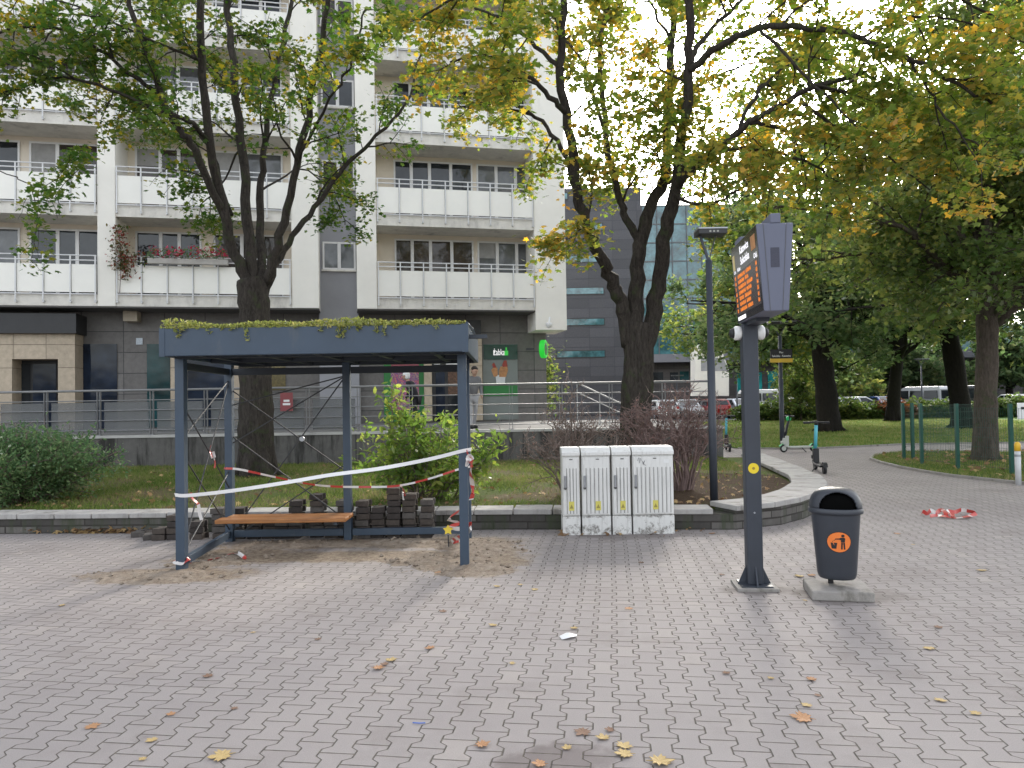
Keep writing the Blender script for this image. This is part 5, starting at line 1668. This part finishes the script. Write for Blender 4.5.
# ---- park trees
def park_tree(px, py, Y, trunk_r, fork_h, H, cr, seed, label, lm, bark, size, leaf_n, lean=(0, 0), low=.25, tm=QUADL, bushy=1., ngr=(7, 6), group='park trees along the path'):
    T = Tree(seed); rr = T.r
    b = gnd(px, py); b = at(px, py, Y); b.z = 0
    tp = b + Vector((lean[0], lean[1], fork_h))
    T.limb([b + Vector((0, 0, -.1)), b + Vector((lean[0] * .2, lean[1] * .2, fork_h * .3)), b + Vector((lean[0] * .65, lean[1] * .65, fork_h * .7)), tp], trunk_r * 1.15, trunk_r * .85, 14, keep=False, jit=.02)
    for k in range(5):
        a = k * 1.26 + seed
        T.mb.tube([b + Vector((math.cos(a) * trunk_r * 1.7, math.sin(a) * trunk_r * 1.7, -.05)), b + Vector((math.cos(a) * trunk_r * .9, math.sin(a) * trunk_r * .9, .15)), b + Vector((math.cos(a) * trunk_r * .55, math.sin(a) * trunk_r * .55, .9))], [trunk_r * .2, trunk_r * .4, trunk_r * .45], 8)
    n = ngr[0]
    # leader and side limbs
    for i in range(n + 8):
        a = i * 2.4 + rr.uniform(-.3, .3)
        f = (i + .5) / (n + 8)
        if i < n:
            elev = R(rr.uniform(5, 40)) ; rad = cr * rr.uniform(.75, 1.05); st_ = tp + Vector((0, 0, -fork_h * .12 * (i % 3)))
            end = st_ + Vector((math.cos(a) * rad, math.sin(a) * rad, rad * math.tan(elev) * .6 + rr.uniform(-.5, .5) * low * 4))
        else:
            st_ = tp; k_ = rr.uniform(.15, .85); end = b + Vector((math.cos(a) * cr * k_, math.sin(a) * cr * k_, H * (1 - .45 * k_ * k_) * rr.uniform(.85, 1.0)))
        mid = st_.lerp(end, .45) + Vector((rr.uniform(-.4, .4), rr.uniform(-.4, .4), (end - st_).length * .14))
        T.limb([st_ + Vector((0, 0, -.15)), st_.lerp(mid, .5) + Vector((0, 0, .15)), mid, end], trunk_r * .42, .03, 7, jit=.1)
    l1 = T.grow(T.limbs, ngr[1] + 3, 1.2, 3.2 * cr / 5, .12, .05, 4, (35, 80), .07, 4)
    l2 = T.grow(l1, ngr[1], .6, 1.6, .15, .0, 3, (30, 75), .14, 3)
    per = max(3, int(1.5 * leaf_n / max(1, len(l2))))
    P = np.concatenate([T.leafpts(l2, per, .1, .2 * bushy), T.leafpts(l1, per, .4, .22 * bushy)])
    print(label[:30], 'leaves', len(P))
    return build_tree('park_tree', T, b, label, bark, P, size, tm, lm, group, flat=.7)


park_tree(985, 460, 17.6, .24, 4.4, 14, 5.4, 21, 'leaning grey-brown tree inside the green mesh fence', LEAF4, BARK2, .14, 26000, lean=(.35, .2), low=.1, tm=MAPLE)
park_tree(829, 431, 33, .46, 4.4, 17, 7.8, 22, 'thick dark-trunked park tree behind the teal scooter', LEAF3, BARKD, .27, 16000, lean=(-.3, 0))
park_tree(893, 420, 44, .36, 5.0, 14, 7, 23, 'slender dark park tree in front of the blue car', LEAF3, BARKD, .32, 12000, lean=(.5, 0))
park_tree(963, 428, 34, .42, 6.0, 17.5, 8, 24, 'dark trunk with spreading roots just behind the green fence', LEAF3, BARKD, .27, 15000, lean=(-.8, 0))
park_tree(1060, 430, 29, .4, 5, 15, 7, 25, 'park tree whose crown reaches in from the right edge', LEAF4, BARKD, .25, 12000)
park_tree(753, 418, 41, .28, 4.2, 17, 5.8, 27, 'green tree behind the display pole in front of the office glass', LEAF4, BARKD, .27, 12000)
park_tree(1010, 405, 66, .3, 2.6, 8.5, 4.6, 28, 'bushy tree far off at the right beyond the car park', LEAF3, BARKD, .45, 8000, group='trees beyond the hedge')
park_tree(905, 405, 67, .3, 2.6, 9, 4.8, 29, 'bushy tree far off behind the silver van', LEAF3, BARKD, .45, 9000, group='trees beyond the hedge')
park_tree(826, 405, 62, .25, 2.4, 8, 4, 30, 'bushy tree far off beyond the thick park trunk', LEAF4, BARKD, .42, 8000, group='trees beyond the hedge')
# sapling in front of the office and small yellow tree at the building corner
park_tree(801, 416, 48, .06, 1.2, 4.6, 1.5, 31, 'small pale green sapling behind the hedge beside the park lamp', LEAF4, BARK2, .24, 2200, ngr=(5, 4), group='young trees')
park_tree(531, 400, 33, .07, 1.6, 4.2, .7, 32, 'small yellowish tree at the corner of the apartment block', LEAF4, BARK2, .2, 2600, ngr=(5, 4), group='young trees')


# ---- bushes
def leafy_bush(name, base, stems, H, W, seed, label, lm, size, tmpl, per, group=None, spread=.07, depth=.8, tall=None, bark=TWIGB):
    T = Tree(seed); rr = T.r
    for i in range(stems):
        a = rr.uniform(0, 2 * math.pi); f = math.sqrt(rr.random())
        x, y = math.cos(a) * W * f, math.sin(a) * W * depth * f
        h = H * (1 - .45 * f * f) * rr.uniform(.75, 1.05)
        p0 = Vector((x * .25, y * .25, 0)); T.limb([p0, Vector((x * .5, y * .5, h * .45)), Vector((x, y, h))], .014, .004, 5, jit=.03, segs=3)
    if tall:
        for (x, y, h) in tall: T.limb([Vector((x * .4, y, 0)), Vector((x * .7, y, h * .5)), Vector((x, y, h))], .016, .004, 5, jit=.02, segs=3)
    l1 = T.grow(T.limbs, 6, .25, .55, .2, .1, 3, (30, 70), .08, 3)
    P = np.concatenate([T.leafpts(l1, per, .1, spread), T.leafpts(T.limbs, per * 2, .3, spread)])
    P[:, 2] = np.maximum(P[:, 2], .02)
    r = empty(name, base, 0, label, 'bush', group)
    T.mb.build('stems', bark, r, fixn=False, smooth=True)
    leaves('foliage', P, size, tmpl, lm, r, flat=.9)
    print(name, len(P))
    return r


LB1 = leafmat('dark shrub leaves', [(0, (.05, .105, .05)), (.5, (.10, .165, .075)), (.8, (.16, .215, .10)), (1, (.23, .27, .13))], 1.2, .4, .6)
LB2 = leafmat('bright box elder leaves', [(0, (.07, .125, .035)), (.5, (.14, .205, .055)), (.8, (.26, .285, .08)), (1, (.40, .36, .11))], 1.4, .5, .55)
LB3 = leafmat('rusty small leaves', [(0, (.10, .062, .055)), (.5, (.17, .10, .09)), (.8, (.22, .14, .12)), (1, (.15, .16, .06))], 1.2, .3, .7)
LB4 = leafmat('hedge leaves', [(0, (.04, .07, .02)), (.5, (.08, .12, .035)), (.75, (.15, .17, .05)), (1, (.20, .12, .07))], .25, .3, .4)
p = at(28, 480, 11.6); leafy_bush('green_shrub', (p.x, 11.5, BEDZ), 120, 1.2, 1.45, 41, 'dense dark green shrub behind the low wall at the left edge', LB1, .062, OVAL, 38, 'dense green shrubs', .07, .8, bark=TWIG)
p = at(-75, 480, 11.6); leafy_bush('green_shrub', (p.x - .1, 11.4, BEDZ), 90, 1.15, 1.3, 42, 'neighbouring dense green shrub cut by the left edge', LB1, .07, OVAL, 24, 'dense green shrubs', .07, .8, bark=TWIG)
p = at(425, 490, 11.2)
LEAF_BE = OVAL * np.array([1.0, 1.0])
leafy_bush('leafy_bush', (p.x, 11.1, BEDZ), 34, 1.3, 1.1, 43, 'bright green and yellow bush growing behind the right half of the shelter', LB2, .12, OVAL, 12, None, .08, .6, tall=[(-.45, 0, 1.75), (-.38, .1, 1.6), (-.5, -.1, 1.5), (-.3, 0, 1.4), (.5, .0, 1.2), (1.1, .1, .95), (1.2, -.1, .9), (-.95, 0, 1.0), (.3, .1, 1.3)])


def twig_bush(name, base, stems, H, W, seed, label, bark, lm=None, nl=0, tall=None, n1=7, depth=.6, sz=.05):
    T = Tree(seed); rr = T.r
    for i in range(stems):
        a = rr.uniform(0, 2 * math.pi); f = math.sqrt(rr.random()); x, y = math.cos(a) * W * f, math.sin(a) * W * depth * f
        h = H * rr.uniform(.6, 1.05) * (1 - .35 * f * f)
        T.limb([Vector((x * .2, y * .2, 0)), Vector((x * .45, y * .5, h * .5)), Vector((x * .85, y * .85, h * .85)), Vector((x * 1.05, y, h * rr.uniform(.85, 1.0)))], .015, .0055, 5, jit=.04, segs=3)
    for (x, h) in tall or []: T.limb([Vector((x * .3, 0, 0)), Vector((x * .8, 0, h * .5)), Vector((x, 0, h))], .014, .004, 5, jit=.03, segs=4)
    l1 = T.grow(T.limbs, n1, .2, .55, .25, .15, 3, (25, 65), .0, 3, rscale=.02)
    l2 = T.grow(l1, 4, .1, .25, .3, .1, 2, (30, 70), .0, 3, rscale=.025)
    r = empty(name, base, 0, label, 'bush', 'bare twiggy bushes behind the cabinets')
    T.mb.build('twigs', bark, r, fixn=False)
    if nl:
        P = T.leafpts(l2, nl, .2, .03); leaves('foliage', P, sz, OVAL, lm, r, flat=1.2); print(name, len(P))
    return r


p = at(572, 470, 11.3); twig_bush('twiggy_bush', (p.x, 11.2, BEDZ), 34, 1.25, .95, 51, 'almost bare twiggy bush left of the white cabinets', TWIGB, LB3, 1, tall=[(0.0, 1.75), (.05, 1.6), (-.1, 1.5)], n1=7, sz=.03)
p = at(690, 480, 11.3); twig_bush('twiggy_bush', (p.x - .05, 11.6, BEDZ), 46, 1.65, 1.0, 52, 'reddish brown twiggy bush behind the lamp post', TWIG, LB3, 1, n1=6, sz=.04)
p = at(655, 480, 11.3); twig_bush('twiggy_bush', (p.x, 12.0, BEDZ), 18, 1.5, .6, 53, 'brown twiggy bush pressed against the forked maple trunk', TWIG, LB3, 2, n1=6, sz=.04)

# ---- hedge in front of the car park, one shrub after another
hx = [(750, 49.2), (772, 49.0), (796, 48.8), (820, 49.1), (846, 48.8), (870, 48.9), (893, 48.7), (918, 48.8), (943, 48.6), (968, 48.8), (992, 48.6), (1016, 48.7)]
first_h = {}
hl = ['hedge shrub behind the display pole', 'hedge shrub left of the park lamp pole', 'hedge shrub behind the green scooter', 'hedge shrub just left of the thick park trunk', 'hedge shrub just right of the thick park trunk', 'hedge shrub in front of the blue car', 'reddish hedge shrub right of the slender park trunk', 'hedge shrub in front of the silver van', 'hedge shrub left of the root-flared trunk', 'hedge shrub between the right-hand trunks', 'hedge shrub just right of the fenced tree', 'hedge shrub at the right edge']
LB5 = leafmat('red hedge leaves', [(0, (.05, .035, .015)), (.5, (.14, .06, .03)), (1, (.22, .09, .04))], .5, .3, .5)
pro = leafy_bush('hedge_shrub', (0, 49, 0), 34, 1.35, 1.25, 61, 'x', LB4, .2, QUADL, 14, 'shrubs of the hedge before the car park', .12, .7)
for i, (x, y) in enumerate(hx):
    q = at(x, 415, y)
    o = pro if i == 0 else copy_tree(pro)
    o.location = (q.x, y, .02); o.rotation_euler = (0, 0, random.uniform(0, 6)); k = random.uniform(.9, 1.15); o.scale = (k * 1.1, k * 1.1, k * random.uniform(.8, 1.02))
    o['label'] = hl[i]
    if i == 6:
        for c in o.children:
            if c.name.startswith('foliage'): c.data = c.data.copy(); c.data.materials[0] = LB5

# ---- sedum on the shelter roof
def sedum():
    N = 5200
    x = rng.uniform(xl_ + .01, xr_ - .02, N); y = rng.uniform(y0_ + .005, y1_ - .02, N)
    fr_ = rng.random(N) < .35; y[fr_] = rng.uniform(y0_ - .02, y0_ + .12, fr_.sum())
    hump = .03 + .035 * (np.sin(x * 3.1) * .5 + .5) + .03 * (np.sin(x * 7.7 + 1) * .5 + .5)
    z = ZR1 + rng.random(N) * hump * (1.1 - .3 * (x - xl_) / (xr_ - xl_))
    P = [np.stack([x, y, z], 1)]
    for k in range(26):                      # trailing shoots over the edge
        cx = rng.uniform(xl_ + .05, xr_ - .1); ln = rng.uniform(.02, .07) if rng.random() < .8 else rng.uniform(.08, .16)
        n = int(ln * 160) + 3; t = np.linspace(0, 1, n)
        P.append(np.stack([cx + rng.normal(0, .012, n) + t * rng.normal(0, .03), y0_ - .012 - rng.random(n) * .02, ZR1 + .015 - t * ln], 1))
    P = np.concatenate(P)
    m = leafmat('sedum', [(0, (.085, .105, .035)), (.5, (.20, .22, .07)), (.8, (.32, .29, .11)), (1, (.30, .19, .10))], 1.6, .3, .45)
    o = leaves('sedum_planting', P - np.array(tuple(L0)), .042, OVAL, m, sh, flat=1.2)
    o['kind'] = 'stuff'
sedum()

# ---- balcony plants
p0, z_ = FS(168, 262, -.2)
W2 = bl.matrix_world
def BW(s, d, z): return Vector((B0.x + s * ca - d * sa, B0.y + s * sa + d * ca, z))
zb0 = Z0 + 1.55
fb = empty('flower_box', BW(SX(150), -.22, zb0 - .12), BA, 'balcony flower box with red and pink blooms on the first floor left of the maple', 'flower box')
wd = SX(215) - SX(135)
MB().box(0, wd, -.08, .08, -.12, .05).build('box', pm('pale planter', (.40, .38, .35), .8), fb, bevel=.01)
PF = np.stack([rng.uniform(0, wd, 500), rng.normal(0, .1, 500), .05 + rng.random(500) * .32], 1)
leaves('foliage', PF, .1, OVAL, LB1, fb, flat=1)
PF = np.stack([rng.uniform(.1, wd, 90), rng.normal(-.1, .08, 90), .12 + rng.random(90) * .28], 1)
leaves('blossom', np.concatenate([PF, PF + rng.normal(0, .06, PF.shape), PF + rng.normal(0, .08, PF.shape)]), .10, OVAL, leafmat('red blossom', [(0, (.30, .01, .02)), (1, (.45, .08, .14))], 2, .3, .8), fb, flat=1)
vn = empty('climbing_plant', BW(SX(121), -.14, Z0 + .5), BA, 'red-leaved climbing plant trailing over the balcony beside the pier', 'climbing plant')
PF = np.concatenate([np.stack([rng.normal(.02, .16, 420), rng.normal(-.02, .05, 420), rng.uniform(.6, 2.0, 420)], 1), np.stack([rng.uniform(0, .9, 160), rng.normal(-.04, .04, 160), 1.0 + rng.normal(0, .12, 160)], 1), np.stack([rng.normal(.2, .15, 150), rng.normal(-.04, .04, 150), rng.uniform(.3, 1.0, 150)], 1)])
leaves('foliage', PF, .11, OVAL, leafmat('vine leaves', [(0, (.03, .07, .02)), (.45, (.08, .09, .03)), (.7, (.22, .05, .04)), (1, (.30, .10, .08))], 2, .3, .6), vn, flat=1)
MB().tube([(0, 0, -.1), (.05, 0, .8), (0, 0, 1.9)], .012, 5).build('stem', TWIG, vn)


# ---- grass blades, litter, fallen leaves
def inside(poly, x, y):
    poly = np.array(poly); c = np.zeros(len(x), bool); j = len(poly) - 1
    for i in range(len(poly)):
        xi, yi = poly[i]; xj, yj = poly[j]
        m = ((yi > y) != (yj > y)) & (x < (xj - xi) * (y - yi) / (yj - yi + 1e-12) + xi)
        c ^= m; j = i
    return c


def blades(name, poly, z, N, hmin, hmax, m, dens=None, wd=.012):
    x0, x1 = min(p[0] for p in poly), max(p[0] for p in poly); y0, y1 = min(p[1] for p in poly), max(p[1] for p in poly)
    x = rng.uniform(x0, x1, N); y = rng.uniform(y0, y1, N); k = inside(poly, x, y)
    if dens is not None: k &= rng.random(N) < dens(x, y)
    x, y = x[k], y[k]; n = len(x)
    a = rng.uniform(0, 2 * math.pi, n); h = rng.uniform(hmin, hmax, n); ln = rng.normal(0, .5, (n, 2)) * h[:, None]
    b0 = np.stack([x - np.cos(a) * wd / 2, y - np.sin(a) * wd / 2, np.full(n, z)], 1); b1 = np.stack([x + np.cos(a) * wd / 2, y + np.sin(a) * wd / 2, np.full(n, z)], 1)
    t = np.stack([x + ln[:, 0], y + ln[:, 1], z + h], 1)
    V = np.stack([b0, b1, t], 1).reshape(-1, 3)
    return tag(mesh_from_arrays(name, V, 3, m), kind='stuff')


BLADE = bladeg('grass blades', [(.15, (.09, .14, .035)), (.42, (.16, .23, .055)), (.6, (.24, .27, .085)), (.85, (.34, .27, .15))])
bed_vis = [(-11.5, 10.6), (-6, 10.25), (0, 9.95), (2.6, 9.75), (4.6, 12), (4.9, 17.7), (-11.5, 17.7)]


def fbm(x, y, s):
    return (np.sin(x * 1.7 * s + 1.3 * np.sin(y * 2.1 * s)) + np.sin(y * 1.9 * s + 1.7 * np.sin(x * 1.3 * s + 2)) + .6 * np.sin(x * 4.1 * s + y * 3.3 * s)) / 5.2 + .5


blades('grass', bed_vis, BEDZ, 110000, .03, .085, BLADE, lambda x, y: np.clip(fbm(x, y, 1.0) * 1.5 - .25 + (y - 12.5) * .09, .05, 1) * np.where((x > .3) & (y < 13), .35, 1) * np.where((x > 2.2) & (y < 14.5), .15, 1), .014)
soil_poly = [(2.3, 9.72), (3.2, 9.85), (4.0, 10.9), (4.6, 12.2), (4.75, 13.6), (3.4, 14.3), (2.4, 13.2), (1.9, 11.3)]
sheet('soil', soil_poly, BEDZ + .005, grassmat('bare soil', (.06, .04, .027), (.11, .075, .05), (.16, .115, .08), (.10, .11, .04), 1.3, .56, .7))
blades('grass', isl_poly, .028, 60000, .03, .08, BLADE, lambda x, y: np.clip(fbm(x, y, .8) * 1.2, .2, 1) * (y < 22), .014)
blades('grass', [(5, 22), (24, 23), (30, 50), (4, 50)], .03, 0 + 90000, .04, .09, BLADE, lambda x, y: inside(lawn_poly, x, y) * np.clip(1.6 - (y - 22) / 28, .2, 1), .03)
LEAFD = leafmat('dry fallen leaves', [(0, (.10, .06, .035)), (.4, (.20, .125, .07)), (.7, (.32, .21, .11)), (1, (.42, .32, .15))], 3, .15, .8)


def litter(name, xy, z, size, m=LEAFD, lift=.03):
    P = np.concatenate([xy, (z + .008 + rng.random(len(xy)) * lift)[:, None]], 1)
    return tag(leaves(name, P, size, MAPLE, m, flat=.35, curl=.7), kind='stuff')


n = 1500
x = rng.uniform(-9, 4.8, n); y = rng.uniform(9.9, 17.5, n); k = inside(bed_vis, x, y) & (rng.random(n) < np.where((y < 11.2) | (x > 2), 1, .35)); litter('leaf_litter', np.stack([x[k], y[k]], 1), BEDZ + .02, .075)
n = 420
x = rng.uniform(9.3, 16, n); y = rng.uniform(13.5, 21, n); k = inside(isl_poly, x, y); litter('leaf_litter', np.stack([x[k], y[k]], 1), .06, .11)
# heap swept against the low wall, left
u = np.concatenate([rng.normal(40, 9, 90), rng.normal(85, 12, 130), rng.normal(115, 14, 120), rng.uniform(15, 145, 60)]); v = 533.5 - np.abs(rng.normal(0, 2.0, len(u)))
q = np.array([tuple(gnd(a, b))[:2] for a, b in zip(u, v)]); litter('leaf_litter', q, .0, .10, lift=.06)
u = np.concatenate([rng.uniform(555, 680, 30), rng.uniform(685, 800, 60)]); v = np.where(u < 680, 533, 531 - (u - 685) * .17) + rng.normal(0, 1.4, len(u))
q = np.array([tuple(gnd(a, b))[:2] for a, b in zip(u, v)]); litter('leaf_litter', q, .0, .08)

FL = {'yellow': pm('yellow fallen leaf', (.46, .33, .14), .7, .3, 30), 'orange': pm('orange fallen leaf', (.40, .21, .10), .7, .3, 30), 'brown': pm('brown fallen leaf', (.22, .13, .085), .75, .3, 30)}


def fallen_mesh(m):
    T2 = np.array([(0, -.62), (.02, -.34), (.10, -.30), (.34, -.40), (.30, -.22), (.52, -.16), (.36, -.02), (.62, .20), (.40, .20), (.42, .36), (.18, .24), (.16, .46), (0, .66), (-.16, .46), (-.18, .24), (-.42, .36), (-.40, .20), (-.62, .20), (-.36, -.02), (-.52, -.16), (-.30, -.22), (-.34, -.40), (-.10, -.30), (-.02, -.34)])
    mb = MB(); c = [(0, 0, .012)]
    pts = [(x, y, .02 + .10 * ((x * x + y * y) ** .5) * (.4 + .6 * math.sin(i * 1.9) ** 2)) for i, (x, y) in enumerate(T2)]
    n = len(pts); vs = c + pts + [(0, 0, .004)] + [(x, y, z - .012) for x, y, z in pts]
    fs = [(0, 1 + i, 1 + (i + 1) % n) for i in range(n)] + [(n + 1, n + 2 + (i + 1) % n, n + 2 + i) for i in range(n)] + [(1 + i, n + 2 + i, n + 2 + (i + 1) % n, 1 + (i + 1) % n) for i in range(n)]
    mb.add(vs, fs)
    return mb.build('fallen_leaf', m)


FP = {k: fallen_mesh(m) for k, m in FL.items()}
used_f = set()
spots = [(391, 661, 'yellow', .11), (378, 669, 'orange', .12), (385, 665, 'brown', .08), (493, 626, 'yellow', .10), (430, 649, 'orange', .10), (443, 612, 'brown', .08), (512, 664, 'yellow', .07),
         (629, 609, 'orange', .11), (574, 629, 'yellow', .09), (641, 563, 'brown', .08), (583, 733, 'brown', .11), (603, 739, 'yellow', .10), (567, 749, 'yellow', .08), (624, 747, 'yellow', .12), (625, 755, 'yellow', .12), (660, 763, 'yellow', .15), (610, 731, 'brown', .07), (540, 765, 'orange', .10), (482, 746, 'orange', .10),
         (807, 706, 'yellow', .09), (803, 719, 'orange', .15), (811, 680, 'orange', .09), (941, 701, 'yellow', .11), (929, 649, 'yellow', .11), (938, 628, 'brown', .08), (976, 714, 'yellow', .08), (818, 696, 'brown', .06), (771, 679, 'yellow', .06), (726, 674, 'brown', .07),
         (799, 577, 'yellow', .11), (812, 576, 'orange', .11), (982, 571, 'yellow', .11), (805, 601, 'yellow', .06), (722, 575, 'brown', .09),
         (92, 727, 'orange', .12), (152, 741, 'yellow', .09), (171, 715, 'orange', .08), (208, 677, 'brown', .1), (222, 757, 'yellow', .14), (143, 760, 'yellow', .05), (234, 709, 'brown', .07), (62, 606, 'yellow', .08), (318, 640, 'brown', .07), (253, 633, 'yellow', .06),
         (897, 534, 'orange', .10), (913, 545, 'yellow', .07), (712, 534, 'orange', .12), (438, 573, 'orange', .1), (497, 587, 'yellow', .08), (535, 590, 'yellow', .09), (520, 585, 'yellow', .07)]
SPL = {29: 'yellow fallen leaf just left of the litter bin base', 30: 'orange fallen leaf behind the litter bin base', 46: 'orange fallen leaf at the foot of the low wall by the lamp', 20: 'largest orange fallen leaf, below the litter bin', 13: 'upper of two overlapping yellow leaves at the bottom centre', 14: 'lower of two overlapping yellow leaves at the bottom centre', 15: 'large yellow leaf at the very bottom edge of the paving', 38: 'spiky pale yellow leaf clump at the bottom left', 34: 'orange fallen leaf nearest the bottom left corner', 33: 'brown leaf beside the display pole foot'}
for i, (px, py, kd, sz) in enumerate(spots):
    o = FP[kd] if kd not in used_f else copy_tree(FP[kd])
    used_f.add(kd)
    g = gnd(px, py); o.location = (g.x, g.y, .004); o.rotation_euler = (random.uniform(-.08, .08), random.uniform(-.08, .08), random.uniform(0, 6.28)); k = sz * random.uniform(.54, .72); o.scale = (k, k, k * random.uniform(.9, 2.4))
    tag(o, SPL.get(i, 'small %s fallen maple leaf lying alone on the grey block paving' % kd), 'leaf', 'fallen leaves on the paving')
g = gnd(569, 637.5)
sc1 = empty('paper_scrap', (g.x, g.y, .004), .4, 'crumpled white paper scrap on the paving below the cabinets', 'litter')
mb = MB(); mb.add([(-.07, -.03, 0), (-.01, -.045, .012), (.05, -.02, .004), (.075, .025, .0), (.0, .045, .016), (-.06, .03, .006), (0, 0, .03), (-.03, 0, -.001)], [(0, 1, 6), (1, 2, 6), (2, 3, 6), (3, 4, 6), (4, 5, 6), (5, 0, 6), (1, 0, 7), (2, 1, 7), (3, 2, 7), (4, 3, 7), (5, 4, 7), (0, 5, 7)])
mb.build('paper', WHITEP, sc1)
g = gnd(419, 724.5); st_ = empty('plastic_straw', (g.x, g.y, .006), -.3, 'thin blue plastic straw on the paving left of the bottom centre', 'litter')
MB().tube([(-.035, 0, 0), (0, .003, 0), (.03, .012, .001)], .003, 6).build('tube', pm('blue plastic', (.08, .16, .5), .4), st_)


# ---- sand spilled round the feet of the shelter: a rough low heap rising out of the paving
def sand_heap():
    from mathutils import noise as mn
    x0, x1, y0, y1, st = -4.7, .7, 6.6, 9.35, .028
    nx, ny = int((x1 - x0) / st), int((y1 - y0) / st)
    spots_ = [(-3.45, 7.22, .75, .34, .05), (-3.2, 7.9, .45, .5, .03), (-2.6, 8.72, .9, .26, .04), (-1.3, 8.7, .8, .26, .04), (-.45, 8.3, .55, .7, .045), (-.4, 7.35, .5, .36, .05), (-.95, 7.75, .4, .5, .028)]
    vs = []; hs2 = []
    for j in range(ny + 1):
        for i in range(nx + 1):
            x, y = x0 + i * st, y0 + j * st
            m = max((1 - math.hypot((x - a) / b, (y - c) / d)) * e for a, c, b, d, e in spots_)
            q = Vector((x, y, 0))
            h = m + .020 * mn.fractal(q * 3.2, 1, 2, 4) - .006 + (.011 * mn.noise(q * 21) + .008 * mn.noise(q * 47) if m > -.03 else 0)
            vs.append((x, y, min(h * .95, .06))); hs2.append(h)
    mb = MB()
    fs = []
    for j in range(ny):
        for i in range(nx):
            a = j * (nx + 1) + i; q = (a, a + 1, a + nx + 2, a + nx + 1)
            if max(hs2[k] for k in q) > -.003: fs.append(q)
    used = sorted({k for f in fs for k in f}); idx = {k: i for i, k in enumerate(used)}
    mb.add([vs[k] for k in used], [tuple(idx[k] for k in f) for f in fs])
    cl = random.Random(4); good = [k for k in used if hs2[k] > -.002]
    for _ in range(380):
        k = cl.choice(good); x, y, z = vs[k]; r_ = cl.choice((.006, .008, .012, .012, .018, .026)) * cl.uniform(.7, 1.3)
        x += cl.uniform(-.06, .06); y += cl.uniform(-.06, .06); z = max(z, 0) + r_ * .3
        mb.add([(x + a_ * r_ * cl.uniform(.7, 1.3), y + b_ * r_ * cl.uniform(.7, 1.3), z + c_ * r_ * cl.uniform(.5, .9)) for a_, b_, c_ in ((1, 0, 0), (0, 1, 0), (-1, 0, 0), (0, -1, 0), (0, 0, 1), (0, 0, -1))], [(0, 1, 4), (1, 2, 4), (2, 3, 4), (3, 0, 4), (1, 0, 5), (2, 1, 5), (3, 2, 5), (0, 3, 5)])
    M = Mat('loose sand'); P = M.ge.outputs['Position']
    M.color(M.ramp(M.noise(9, 8, .8, P), [(.32, (.15, .11, .08)), (.45, (.28, .225, .175)), (.6, (.35, .295, .24)), (.72, (.43, .375, .31))])); M.set(.95, spec=.1)
    M.bump(M.noise(70, 6, .8, P), .012)
    tag(mb.build('sand', M.m, smooth=False), kind='stuff')
sand_heap()
